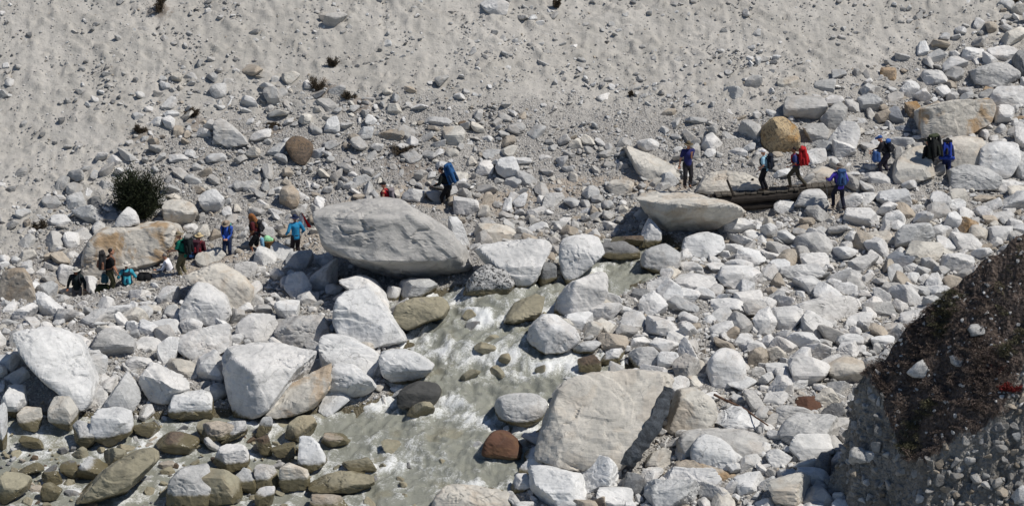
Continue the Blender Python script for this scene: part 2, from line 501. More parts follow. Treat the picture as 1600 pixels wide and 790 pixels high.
turb = 0.45 + 0.55 * sstep(at(430, 600, 92)[0], at(620, 600, 92)[0], ax_)
wz = wz + rough * turb * (0.11 * w1 + 0.06 * w2 + 0.09 * w3 + 0.035 * pnoise(Pw * 4.5) + 0.015 * pnoise(Pw * 9)) - 0.06
foam = turb * (0.50 * fallm * (0.75 + 0.5 * pnoise(Pw * 1.3 + 9)) + 0.26 * w1 + 0.10 * (w2 - 0.3) + 0.20 * (w3 - 0.3) + 0.08 * stepw - 0.06)
# ------------------------------------------------------------------ rocks
_ico = {}
def ico(sub):
    if sub not in _ico:
        bm = bmesh.new()
        bmesh.ops.create_icosphere(bm, subdivisions=sub, radius=1.0)
        V = np.array([v.co[:] for v in bm.verts]); F = np.array([[v.index for v in f.verts] for f in bm.faces])
        bm.free()
        V /= np.linalg.norm(V, axis=1)[:, None]
        _ico[sub] = (V, F)
    return _ico[sub]

def hull(pts):
    pts = sorted(set(map(tuple, pts)))
    def half(ps):
        o = []
        for p in ps:
            while len(o) >= 2 and (o[-1][0] - o[-2][0]) * (p[1] - o[-2][1]) - (o[-1][1] - o[-2][1]) * (p[0] - o[-2][0]) <= 0: o.pop()
            o.append(p)
        return o[:-1]
    return np.array(half(pts) + half(pts[::-1]))

def vnorm(V, F):
    a, b, c = V[F[:, 0]], V[F[:, 1]], V[F[:, 2]]
    fn = np.cross(b - a, c - a)
    n = np.zeros_like(V)
    for k in range(3):
        for ax in range(3): n[:, ax] += np.bincount(F[:, k], fn[:, ax], len(V))
    return n / (np.linalg.norm(n, axis=1)[:, None] + 1e-12)

def rock_shape(rnd, poly, sub, p, size, rough=1.0, facets=(), undercut=False, cut=(.66, .84), ncut=7, hero=False):
    """a star-shaped stone: poly is its outline in [-1,1]^2 (right, up), depth is [-1,1].
    size = real half extents (m).  Returns V (right, forward, up) in metres and F."""
    D, F = ico(sub)
    H = hull(poly)
    N = []; h = []
    n = len(H)
    def supp(v):
        return max(v[0] * q[0] + v[2] * q[1] for q in H) + abs(v[1])
    for i in range(n):
        a, b = H[i], H[(i + 1) % n]
        e = b - a
        nn = np.array([e[1], -e[0]]); L = np.linalg.norm(nn)
        if L < 0.03: continue
        nn /= L
        N.append((nn[0], 0, nn[1])); h.append(nn @ a)
    N += [(0, -1, 0), (0, 1, 0)]; h += [1.0, 1.0]
    fl = list(facets)
    if not fl:
        fl = [((rnd.uniform(-.35, .35), rnd.uniform(-.85, -.45), rnd.uniform(.55, .9)), rnd.uniform(.42, .66)),
              ((rnd.uniform(-.5, .5), -1, rnd.uniform(-.35, .15)), rnd.uniform(.66, .85)),
              ((rnd.uniform(-.9, -.3), -.7, rnd.uniform(-.4, .3)), rnd.uniform(.66, .85)),
              ((rnd.uniform(.3, .9), -.7, rnd.uniform(-.4, .4)), rnd.uniform(.66, .85))]
        if undercut: fl.append(((rnd.uniform(-.3, .3), -.75, -.7), .52))
    for nv, k in fl:
        nv = np.array(nv, float); nv /= np.linalg.norm(nv)
        N.append(tuple(nv)); h.append(k * supp(nv))
    for k in range(ncut):
        nv = np.array([rnd.gauss(0, 1) for _ in range(3)]); nv[1] = abs(nv[1]) * (1 if k < 4 else -1); nv /= np.linalg.norm(nv)
        N.append(tuple(nv)); h.append(rnd.uniform(*cut) * supp(nv))
    N = np.array(N); h = np.maximum(np.array(h), 0.16)
    q = np.maximum(D @ N.T, 0) / h[None, :]
    qm = q.max(1)
    N2, h2 = [], []
    if hero:
        # small breaks along the edges where two faces meet
        srt = np.argsort(q, axis=1)
        i1, i2 = srt[:, -1], srt[:, -2]
        ratio = q[np.arange(len(D)), i2] / qm
        edge = np.nonzero(ratio > 0.95)[0]
        for _k in range(46):
            if not len(edge): break
            i = int(edge[rnd.randrange(len(edge))]); v = D[i] / qm[i]
            w_ = rnd.uniform(.25, .75)
            nv = N[i1[i]] * w_ + N[i2[i]] * (1 - w_) + np.array([rnd.gauss(0, .10) for _ in range(3)]); nv /= np.linalg.norm(nv)
            hh_ = (v @ nv) * rnd.uniform(.965, .996)
            if hh_ > 0.2: N2.append(nv); h2.append(hh_)
    else:
        arg = q.argmax(1)
        for _k in range(14 if sub >= 4 else 8):
            i = rnd.randrange(len(D)); v = D[i] / qm[i]
            nv = N[arg[i]] + np.array([rnd.gauss(0, .30) for _ in range(3)]); nv /= np.linalg.norm(nv)
            hh_ = (v @ nv) * rnd.uniform(.925, .985)
            if hh_ > 0.2: N2.append(nv); h2.append(hh_)
    if N2:
        q = np.concatenate([q, np.maximum(D @ np.array(N2).T, 0) / np.array(h2)[None, :]], 1)
        qm = q.max(1)
    r = 1.0 / (qm * ((q / qm[:, None]) ** p).sum(1) ** (1.0 / p))
    V = D * r[:, None]
    ex = np.array([max(H[:, 0].max(), -H[:, 0].min()), 1, 1])
    lo, hi = V.min(0), V.max(0)
    tgt_lo = np.array([H[:, 0].min(), -1, H[:, 1].min()]); tgt_hi = np.array([H[:, 0].max(), 1, H[:, 1].max()])
    V = (V - lo) / (hi - lo) * (tgt_hi - tgt_lo) + tgt_lo
    V = V * np.array(size)[None, :]
    s = float(np.mean(size))
    off = rnd.uniform(0, 90)
    n_ = vnorm(V, F)
    rg = np.abs(fbm(V / s * 1.5 + off + 5, 4))
    nz = (0.03 if hero else 0.036) * fbm(V / s * 0.9 + off, 2) - 0.05 * np.maximum(0, 0.14 - rg) / 0.14 * sstep(-.1, .3, pnoise(V / s * .8 + off + 60)) + 0.016 * fbm(V / s * 4.5 + off, 3)
    V = V + n_ * (nz * s * rough)[:, None]
    if sub >= 5:
        # fracture steps on the broad faces
        lv = 1.5 * pnoise(V / s * 0.75 + off + 21) + 0.25 * pnoise(V / s * 3.0 + off)
        fl0 = np.floor(lv * 2.2); fr = lv * 2.2 - fl0
        V = V + n_ * ((fl0 + sstep(0.36, 0.64, fr)) * 0.026 * s * rough)[:, None]
    if sub >= 4:
        n_ = vnorm(V, F)
        # steps along a cleavage direction, in places
        cl = np.array([rnd.gauss(0, .5), rnd.gauss(0, .4), 1.0]); cl /= np.linalg.norm(cl)
        t = V @ cl / s * 2.6 + 1.0 * pnoise(V / s * 1.1 + off)
        saw = (t - np.floor(t)); saw = np.where(saw > 0.88, (1 - saw) / 0.12, saw / 0.88) - 0.5
        V = V + n_ * (0.04 * s * rough * saw * sstep(0.0, 0.4, pnoise(V / s * 0.8 + off + 40)))[:, None]
        V = V + n_ * ((0.010 * pnoise(V * 6.0 + off) + 0.006 * pnoise(V * 15.0 + off)) * min(1.0, s * 2))[:, None]
    return V, F

TONE = {'w': (.69, .68, .66), 'c': (.62, .585, .52), 'g': (.52, .515, .50), 'h': (.48, .468, .445), 'd': (.23, .23, .228), 't': (.45, .395, .325),
        'b': (.17, .125, .09), 'o': (.43, .32, .215), 'v': (.33, .30, .215), 's': (.25, .265, .29), 'r': (.12, .06, .038), 'k': (.085, .083, .078), 'y': (.46, .35, .21)}
TWORD = {'w': 'white', 'c': 'cream', 'g': 'grey', 'h': 'dusty grey', 'd': 'dark grey', 't': 'tan', 'b': 'brown', 'o': 'orange brown', 'v': 'olive', 's': 'slate blue',
         'r': 'red brown', 'k': 'blackish', 'y': 'golden brown'}
C2 = np.array([[1, 0, 0], [0, CP, SP], [0, -SP, CP]])      # columns: right, forward, up of the survey sight line
RIGHT, FWD, UP = np.array([1, 0, 0.]), np.array([0, CP, -SP]), np.array([0, SP, CP])
ROCKS = []            # dicts describing every individual rock
DISCS = []            # (x, y, r) footprints
rng = random.Random(11)

def jitter_poly(rnd, style):
    n = rnd.choice((5, 6, 6, 7)) if style == 'a' else 9
    out = []
    for k in range(n):
        a = 2 * math.pi * (k + rnd.uniform(-.3, .3)) / n
        e = 0.62 if style == 'a' else 0.8
        x, y = math.cos(a), math.sin(a)
        x = math.copysign(abs(x) ** e, x); y = math.copysign(abs(y) ** e, y)
        j = rnd.uniform(.78, 1.0)
        out.append((x * j, y * j))
    P = np.array(out)
    sh = rnd.uniform(-.28, .28)
    P[:, 0] += sh * P[:, 1]
    P -= (P.max(0) + P.min(0)) / 2
    return P / np.abs(P).max(0)

def rock(u0, v0, u1, v1, tone='w', fl='', poly=None, facets=(), Y=None, depth=None, label=None, stain=0, lichen=0, dY=0.0, land=None):
    seed = int(u0 * 7 + v0 * 131 + u1 * 17 + v1 * 3) & 0xffffff
    rnd = random.Random(seed)
    if poly is not None:
        P = np.array(poly, float)
        u0, v0 = P.min(0); u1, v1 = P.max(0)
    uc, vc = (u0 + u1) / 2, (v0 + v1) / 2
    if Y is None:
        hx, hy, hz = hit(uc, v1)
    else:
        hy = Y
    dep0 = hy * CP + (HCAM - (HCAM - hy * float(tanv(v1)))) * SP
    a = (u1 - u0) / 2 / FPX * dep0; c = (v1 - v0) / 2 / FPX * dep0
    b = depth if depth else (0.55 * a + 0.45 * c) * rnd.uniform(.85, 1.1)
    b = min(b, 1.9 * c + 0.25, 2.2)
    yc = hy + (b * 0.55 if Y is None else 0) + dY
    if 'u' in fl: yc -= 0.45 * b
    ctr = np.array(at(uc, vc, yc))
    sink = 1.0
    if poly is not None:
        Q = np.stack([(P[:, 0] - uc) / ((u1 - u0) / 2), -(P[:, 1] - vc) / ((v1 - v0) / 2)], 1)
    else:
        Q = jitter_poly(rnd, 'r' if 'r' in fl else 'a')
    c2 = c
    if 'n' not in fl:                      # bury the foot
        Q = Q.copy(); low = Q[:, 1] < -0.45; Q[low, 1] -= 0.12
        if 'f' in fl: Q[low, 1] -= 0.35
    big = max(u1 - u0, v1 - v0)
    sub = 6 if big > (110 if poly is not None else 145) else (5 if big > 74 else (4 if big > 31 else 3))
    p = 16 if 'r' in fl else ((60 if poly is not None else 100) if 'x' in fl else (40 if poly is not None else 64))
    V, F = rock_shape(rnd, Q, sub, p, (a, b, c2), 0.8 if 'r' in fl else 1.0, facets, 'u' in fl, *(((.86, .98), 4, True) if poly is not None else ((.66, .84), 7, False)))
    if 'r' not in fl and not facets and poly is None:
        pass
    W = V[:, 0:1] * RIGHT + V[:, 1:2] * FWD + V[:, 2:3] * UP
    zmin = W[:, 2].min()
    org = ctr + np.array([0, 0, zmin])
    W = W - np.array([0, 0, zmin])
    ROCKS.append(dict(V=W, F=F, org=org, tone=tone, fl=fl, px=(uc, vc), box=(u0, v0, u1, v1), label=label, stain=stain, lichen=lichen, land=land, rnd=rnd,
                      area=(u1 - u0) * (v1 - v0), a=a, b=b, c=c))
    DISCS.append((ctr[0], ctr[1], max(a, b) * 0.85))

def B(txt, **kw):
    """table rows: u0 v0 u1 v1 tone[flags]"""
    for row in txt.split(';'):
        t = row.split()
        if len(t) < 4: continue
        tf = t[4] if len(t) > 4 else 'w'
        rock(*[float(x) for x in t[:4]], tone=tf[0], fl=tf[1:], **kw)

def PX(*xy):
    return [(xy[i], xy[i + 1]) for i in range(0, len(xy), 2)]

# --- the boulders that give the place its shape, each with its own outline
rock(0, 0, 0, 0, 'c', 'n', poly=PX(126,408, 134,386, 160,362, 196,349, 240,347, 276,357, 281,378, 270,399, 238,414, 222,428, 200,446, 160,452, 140,446, 128,428),
     facets=[((-.1, -.5, .86), .80), ((.05, -1, .1), .86), ((.30, -.50, -.82), .66), ((-.8, -.6, .1), .80)], stain=.75, Y=104.3,
     label='huge cream boulder with tan stains and a dark hollow under its right side', land='the stained cave boulder', depth=1.7)
rock(0, 0, 0, 0, 'h', 'xn', poly=PX(491,352, 492,334, 514,318, 546,322, 590,311, 640,316, 690,345, 725,375, 741,396, 736,414, 716,424, 682,446, 660,450, 625,444, 598,440, 558,420, 520,404, 499,384),
     facets=[((-.08, -.41, .91), .70), ((.05, -.476, -.879), .585), ((-.33, -.94, .02), .77), ((.24, -.97, .0), .79), ((.6, -.6, -.5), .74)],
     dY=-0.95,
     label='largest grey boulder, slanting up to a ridge beside the cascade', land='the great grey boulder', depth=2.1)
rock(0, 0, 0, 0, 'w', 'x', poly=PX(736,396, 760,383, 810,375, 850,373, 862,388, 846,414, 838,440, 815,447, 795,432, 770,414, 745,406), facets=[((.1, -.75, .66), .46), ((-.5, -.85, .1), .7)],
     label='white slab with a smooth sunlit face between the great grey boulder and the upper pool', land='the white slab at the falls')
rock(0, 0, 0, 0, 'g', '', poly=PX(722,458, 735,430, 755,415, 780,412, 798,425, 804,448, 790,460), lichen=1.0, label='grey boulder speckled with black lichen at the edge of the rapids', land='the lichen speckled boulder')
rock(0, 0, 0, 0, 'w', 'x', poly=PX(527,470, 540,455, 575,447, 600,470, 625,505, 637,525, 610,540, 575,546, 540,542, 520,505), facets=[((.16, -.74, .65), .46), ((-.5, -.85, .1), .72), ((.6, -.8, -.1), .72)],
     label='white wedge-shaped boulder sloping down to the left edge of the rapids', land='the white wedge boulder')
rock(0, 0, 0, 0, 'w', '', poly=PX(530,440, 560,430, 590,440, 613,475, 612,490, 585,482, 556,458), label='low white boulder with a dark right flank behind the wedge boulder')
rock(0, 0, 0, 0, 'w', '', poly=PX(282,480, 290,460, 303,440, 325,443, 350,460, 364,490, 345,512, 310,509, 288,500), label='big creamy white boulder on the left bank, below the man in blue', land='the creamy boulder below the hikers')
rock(0, 0, 0, 0, 'c', '', poly=PX(290,435, 310,418, 345,411, 380,430, 397,455, 390,478, 365,482, 345,462, 315,446), stain=.3, label='broad cream boulder at the feet of the man in the blue jacket', land='the broad cream boulder')
rock(0, 0, 0, 0, 'w', 'x', poly=PX(22,520, 40,510, 95,510, 130,540, 150,590, 148,622, 120,634, 85,602, 40,562), facets=[((.30, -.78, .55), .50), ((-.6, -.8, .1), .74)],
     label='tall smooth white slab leaning left at the left edge of the photo', land='the tall leaning slab at far left')
rock(0, 0, 0, 0, 'w', 'x', poly=PX(350,570, 360,545, 400,538, 470,540, 495,545, 490,582, 465,612, 420,642, 365,647, 357,610), facets=[((.12, -.55, .83), .52), ((-.7, -.7, .0), .62), ((.3, -.9, .25), .62)],
     label='large flat-topped white boulder with a dark left edge above the left channel', land='the flat-topped white boulder')
rock(0, 0, 0, 0, 'w', '', poly=PX(497,537, 505,522, 545,525, 590,550, 594,571, 580,593, 545,587, 510,582, 498,566), label='white boulder with a dark left notch beside the rapids', land='the notched white boulder')
rock(0, 0, 0, 0, 'w', 'u', poly=PX(592,560, 600,548, 625,545, 660,555, 680,570, 675,582, 650,592, 625,598, 600,586), label='long white rock jutting into the rapids from the left bank', land='the jutting white rock')
rock(0, 0, 0, 0, 'k', '', poly=PX(620,620, 630,605, 655,595, 682,600, 690,612, 680,630, 650,636, 625,633), label='wet blackish boulder below the jutting white rock', land='the wet black boulder')
rock(0, 0, 0, 0, 'w', 'u', poly=PX(511,592, 525,568, 550,569, 580,590, 588,606, 560,620, 520,622), label='white block with a pale flat base beside the pebble shelf', land='the white block by the pebble shelf')
rock(0, 0, 0, 0, 'c', 'x', poly=PX(412,642, 440,610, 480,580, 515,567, 519,600, 500,627, 470,642, 430,648), facets=[((-.25, -.75, .6), .40), ((.4, -.9, 0), .75)], stain=.5,
     label='tan stained slab tilted up to the right over the left channel', land='the tilted tan slab')
rock(0, 0, 0, 0, 'w', '', poly=PX(862,497, 870,465, 885,440, 910,430, 945,426, 949,455, 940,482, 915,492, 890,493), facets=[((.3, -.7, .65), .66), ((-.75, -.7, .05), .66), ((.3, -.9, -.2), .8)], label='big grey-white boulder standing at the right edge of the rapids', land='the big boulder right of the rapids')
rock(0, 0, 0, 0, 'w', '', poly=PX(823,530, 828,510, 850,490, 870,492, 900,515, 906,532, 880,547, 845,550), facets=[((.35, -.65, .68), .64), ((-.75, -.7, -.05), .68)], label='white peaked boulder with a shaded left face in the water margin', land='the peaked boulder at the water margin')
rock(0, 0, 0, 0, 'w', '', poly=PX(872,395, 880,375, 915,365, 935,372, 938,395, 945,404, 920,410, 897,432, 882,440, 874,422), label='pale boulder with a jagged lower edge left of the upper pool', land='the jagged boulder by the upper pool')
rock(0, 0, 0, 0, 'c', 'n', poly=PX(992,312, 999,301, 1050,296, 1095,296, 1132,312, 1162,330, 1122,347, 1092,366, 1062,375, 1035,362, 1010,338), facets=[((.03, -.35, .936), .56), ((.05, -.678, -.735), .40), ((-.5, -.8, -.2), .72)],
     dY=-0.35,
     label='broad flat boulder with a dark undercut face carrying the left end of the bridge', land='the flat bridge boulder', depth=1.9)
rock(0, 0, 0, 0, 'w', 'x', poly=PX(997,385, 1004,362, 1015,340, 1034,362, 1034,378, 1020,385), label='small pointed white boulder under the flat bridge boulder', land='the pointed boulder by the upper pool')
rock(0, 0, 0, 0, 'd', '', poly=PX(935,398, 940,380, 975,376, 1000,390, 1000,402, 960,405), label='dark wet boulder in the upper pool', land='the dark boulder in the upper pool')
rock(0, 0, 0, 0, 'w', '', poly=PX(1063,395, 1070,372, 1100,362, 1130,370, 1133,388, 1115,402, 1092,408, 1070,402), label='white boulder with a grey underside, right of the upper pool', land='the white boulder right of the upper pool')
rock(0, 0, 0, 0, 'g', '', poly=PX(1000,405, 1010,388, 1040,380, 1064,396, 1062,415, 1040,428, 1018,426, 1003,418), label='grey boulder split into a dark and a pale half beside the upper pool')
rock(0, 0, 0, 0, 'c', '', poly=PX(975,230, 1000,227, 1040,250, 1066,268, 1062,291, 1010,293, 988,266), facets=[((.30, -.65, .68), .42), ((-.5, -.85, .1), .75)], dY=.75, label='pale slab lying on the scree just left of the man in the navy shirt', land='the pale slab left of the navy shirted man')
rock(0, 0, 0, 0, 'y', 'x', poly=PX(1187,227, 1190,200, 1208,184, 1225,183, 1245,200, 1252,225, 1246,242, 1222,253, 1205,253), facets=[((.5, -.55, .6), .62), ((-.6, -.8, -.1), .66), ((.2, -.8, -.5), .62)], stain=1.0, lichen=.6, dY=.5, label='golden brown boulder rising behind the hikers on the bridge', land='the golden boulder')
rock(0, 0, 0, 0, 'c', 'x', poly=PX(1433,216, 1432,173, 1450,165, 1500,160, 1541,151, 1553,165, 1550,191, 1531,201, 1510,211, 1470,215), facets=[((.05, -.4, .9), .80), ((.1, -1, -.05), .85), ((.65, -.7, -.1), .82)], stain=.75,
     label='large tan block with rusty streaks at upper right', land='the rusty tan block')
rock(0, 0, 0, 0, 'h', 'u', poly=PX(1223,168, 1230,151, 1262,148, 1292,156, 1290,176, 1278,189, 1250,182, 1224,180), label='dusty grey boulder with a shadowed underside above the golden boulder', land='the shadowed boulder above the golden one')
rock(0, 0, 0, 0, 'g', 'x', poly=PX(1515,106, 1560,98, 1588,104, 1590,122, 1570,134, 1535,137, 1518,130), label='broad grey-white slab at the upper right edge', land='the broad slab at upper right')
rock(0, 0, 0, 0, 'c', 'x', poly=PX(1392,279, 1398,252, 1420,231, 1445,226, 1453,246, 1459,275, 1430,286, 1400,288), facets=[((-.1, -.72, .68), .38), ((.5, -.8, .2), .72)], label='tan-white slab in front of the large dark backpack at right', land='the tan slab beside the packs')
rock(0, 0, 0, 0, 'g', '', poly=PX(1480,292, 1481,266, 1505,257, 1540,263, 1566,278, 1560,294, 1520,298), label='grey-topped boulder below the hikers with large packs', land='the grey boulder below the packs')
rock(0, 0, 0, 0, 'w', '', poly=PX(1524,270, 1530,228, 1560,220, 1588,226, 1592,260, 1575,277, 1545,277), label='big white boulder at the right edge, beside the blue pack', land='the big white boulder at right edge')
rock(0, 0, 0, 0, 'c', '', poly=PX(1468,240, 1478,218, 1505,211, 1535,216, 1540,245, 1520,266, 1485,262), stain=.25, label='tan boulder directly behind the blue pack', land='the boulder behind the blue pack')
rock(0, 0, 0, 0, 'w', '', poly=PX(1240,320, 1252,300, 1275,293, 1293,305, 1296,322, 1270,328), label='white boulder tucked under the right end of the bridge', land='the white boulder under the bridge')
rock(0, 0, 0, 0, 'c', '', poly=PX(1252,290, 1262,270, 1285,260, 1304,266, 1306,284, 1290,294), label='pale slab behind the right end of the bridge')
rock(0, 0, 0, 0, 'c', 'x', poly=PX(1084,300, 1100,276, 1130,268, 1170,272, 1196,290, 1194,304, 1130,306), label='long pale slab lying behind the bridge deck', land='the slab behind the bridge')
rock(0, 0, 0, 0, 'w', 'r', poly=PX(1104,580, 1108,556, 1130,543, 1155,550, 1166,575, 1160,598, 1130,606, 1110,600), label='rounded grey-white boulder in the middle of the right bank', land='the rounded boulder mid right bank')
rock(0, 0, 0, 0, 'c', '', poly=PX(838,715, 845,662, 858,622, 880,598, 930,580, 985,575, 1032,580, 1052,606, 1048,642, 1030,680, 1002,718, 976,733, 930,724, 880,718), facets=[((.02, -.80, .60), .36), ((-.75, -.6, .28), .66), ((.0, -.55, .83), .62), ((.75, -.6, .1), .80)],
     label='biggest cream boulder in the foreground, cleft by a dark vein at its right', land='the cracked foreground boulder', depth=1.5, stain=.12)
rock(0, 0, 0, 0, 'c', '', poly=PX(1036,668, 1044,632, 1055,609, 1082,605, 1115,625, 1121,650, 1107,674, 1062,676), label='cream boulder across the dark vein from the biggest foreground boulder', land='the boulder right of the dark vein')
rock(0, 0, 0, 0, 'g', 'r', poly=PX(773,640, 780,622, 800,614, 835,615, 855,630, 850,652, 825,662, 785,660), label='smooth dark-bottomed grey boulder standing in the rapids', land='the smooth grey boulder in the rapids')
rock(0, 0, 0, 0, 'r', 'r', poly=PX(752,710, 754,690, 770,674, 790,672, 810,685, 818,705, 815,715, 765,716), label='wet red-brown boulder in the rapids', land='the red-brown boulder')
rock(0, 0, 0, 0, 'c', '', poly=PX(672,800, 680,768, 700,757, 740,758, 797,770, 800,800), label='cream-white boulder at the bottom edge, midstream', land='the cream boulder at bottom centre')
rock(0, 0, 0, 0, 't', 'r', poly=PX(1050,737, 1065,717, 1100,714, 1130,722, 1149,745, 1136,753, 1090,752), stain=.6, label='tan rounded boulder with a brown top below the gray slab', land='the tan rounded boulder')
rock(0, 0, 0, 0, 'h', 'x', poly=PX(1055,712, 1058,680, 1080,672, 1150,670, 1198,685, 1208,705, 1170,716, 1100,716), label='long grey slab behind the white oval boulder in the right foreground', land='the long grey slab')
rock(0, 0, 0, 0, 'w', 'r', poly=PX(1078,720, 1080,690, 1100,678, 1130,685, 1153,710, 1152,736, 1130,742, 1100,735), label='white oval boulder leaning on the long grey slab', land='the white oval boulder')
rock(0, 0, 0, 0, 'b', 'r', poly=PX(446,225, 455,213, 470,212, 487,222, 490,240, 478,257, 462,251, 448,239), lichen=.6, label='dark brown boulder alone on the scree at left centre', land='the lone dark brown boulder')
rock(0, 0, 0, 0, 'h', 'x', poly=PX(334,222, 336,186, 342,184, 356,191, 376,206, 392,222, 370,230, 350,229), label='pale wedge standing on the scree at upper left', land='the pale wedge on the scree')
rock(0, 0, 0, 0, 'w', '', poly=PX(180,353, 184,338, 198,323, 212,330, 217,348, 200,354), Y=104.2, label='white stone perched on the huge stained boulder in front of the dark bush', land='the stone perched on the cave boulder')
rock(0, 0, 0, 0, 'c', 'u', poly=PX(253,331, 258,316, 272,311, 300,317, 309,332, 300,345, 280,353, 262,346), stain=.4, label='boulder with tan top and dark front, right of the dark bush', land='the tan topped boulder by the bush')
rock(0, 0, 0, 0, 'w', 'u', poly=PX(311,309, 320,299, 335,295, 352,309, 346,326, 330,334, 318,326), label='white topped boulder with a dark underside above the man in blue', land='the white topped boulder above the hikers')
rock(0, 0, 0, 0, 'v', 'n', poly=PX(612,500, 615,480, 650,465, 690,464, 702,485, 680,505, 640,516), label='broad olive rock awash where the cascade starts', land='the olive rock in the cascade')
rock(0, 0, 0, 0, 'v', 'n', poly=PX(112,782, 150,745, 200,705, 240,700, 244,725, 215,755, 190,784), facets=[((-.4, -.5, .75), .6), ((.4, -.8, .3), .7)], label='long olive slab slanting out of the left channel', land='the slanting olive slab')
rock(0, 0, 0, 0, 'g', '', poly=PX(261,785, 265,745, 290,727, 325,724, 336,740, 330,785), label='grey boulder with a black side in the left channel', land='the dark sided boulder in the left channel')

# --- the rest of the rocks one can tell apart
B('''0 86 16 110 w;0 122 10 160 h;41 115 68 130 d;210 36 236 52 hu;265 -4 293 10 h;282 34 292 45 w;277 96 296 110 w;291 108 317 130 gr;327 129 355 157 gr;311 150 340 170 h;
367 149 388 167 tu;349 156 366 171 w;356 183 385 198 h;297 195 311 209 wr;205 225 217 241 h;227 127 243 139 w;58 190 72 204 w;
411 135 440 166 hu;436 153 462 175 hr;504 17 544 44 hu;551 7 574 19 w;749 -4 796 28 w;777 97 803 115 w;645 146 668 176 w;605 131 622 142 d;489 153 530 177 h;506 181 532 213 w;
661 182 708 202 g;710 186 730 201 b;689 196 728 231 c;591 202 633 225 t;718 216 742 234 w;742 225 761 242 d;752 233 790 252 g;562 232 591 255 h;748 205 772 225 w;577 192 600 210 w;
816 14 841 37 w;838 92 860 110 g;933 141 961 162 w;932 164 946 176 g;978 148 993 160 d;1033 162 1056 184 tu;1054 176 1068 189 t;1090 164 1104 181 w;1162 117 1191 142 hu;1136 116 1162 136 w;1130 134 1162 158 h;
1026 45 1046 56 w;1131 164 1150 183 w;1142 178 1167 193 t;1154 187 1190 226 gr;1138 205 1160 224 w;1142 222 1174 240 w;862 242 885 259 t;812 219 832 232 w;840 238 862 256 w''')
B('''1213 118 1249 143 c;1268 122 1307 150 h;1198 164 1226 188 w;1280 158 1324 204 h;1340 144 1379 174 gu;1374 105 1402 131 o;1380 125 1402 145 h;1358 108 1378 124 w;1404 126 1436 156 w;1433 128 1455 148 w;
1393 143 1432 160 t;1439 109 1483 139 w;1471 87 1512 117 w;1499 74 1538 100 w;1466 74 1490 92 w;1541 70 1593 98 w;1562 40 1606 78 c;1582 78 1610 130 d;1544 134 1606 172 w;1527 134 1553 152 o;1412 158 1441 192 o;
1386 166 1414 198 s;1552 163 1587 197 wu;1576 174 1598 198 o;1378 184 1402 206 w;1330 180 1360 200 w;1288 188 1346 240 w;1254 192 1300 228 h;1256 218 1300 240 g;1355 204 1380 232 w;1376 198 1394 216 w;1386 214 1432 234 w;
1386 196 1432 212 s;1252 231 1292 264 w;1288 238 1308 260 w;1300 218 1338 250 wu;1318 245 1358 262 t;1482 252 1524 266 g;1584 190 1606 240 w;1586 235 1606 280 g;1196 206 1222 236 gu;1090 206 1130 240 w;
1140 226 1166 250 w;1310 262 1344 282 w;1346 268 1392 290 w''')
B('''128 286 156 310 w;104 299 137 330 g;134 306 166 332 d;112 320 158 354 g;113 354 150 380 g;99 361 125 391 wx;104 388 128 408 wu;80 334 112 358 w;64 360 100 396 h;12 384 40 406 h;-4 384 14 418 w;
4 284 26 306 d;18 258 42 284 h;-4 418 62 474 t;86 412 122 444 w;82 440 128 470 c;130 430 156 462 w;0 470 26 498 w;20 472 60 508 w;54 454 106 500 w;90 462 118 476 g;116 466 142 484 w;148 462 178 490 w;184 448 204 466 w;
200 452 236 474 w;160 474 206 502 w;206 476 240 502 w;228 440 258 460 w;246 446 281 482 w;254 476 284 500 g;274 440 296 458 w;220 458 246 484 w;30 440 66 462 w;
366 408 404 440 g;394 384 432 420 w;368 390 396 414 w;422 376 458 412 w;446 390 490 426 g;468 396 500 420 w;482 404 528 456 wu;444 424 488 472 w;428 468 468 508 w;430 492 522 544 g;368 488 438 538 w;
306 386 354 416 c;218 340 246 356 t;238 338 268 358 w;240 318 258 342 w;284 344 316 366 w;272 386 296 400 h;418 286 440 306 w;396 310 424 330 w;380 280 410 304 h;470 276 498 294 w;436 288 468 332 t;
460 292 486 316 w;486 312 516 330 w;418 322 446 344 w;352 290 376 312 h;366 326 392 346 w''')
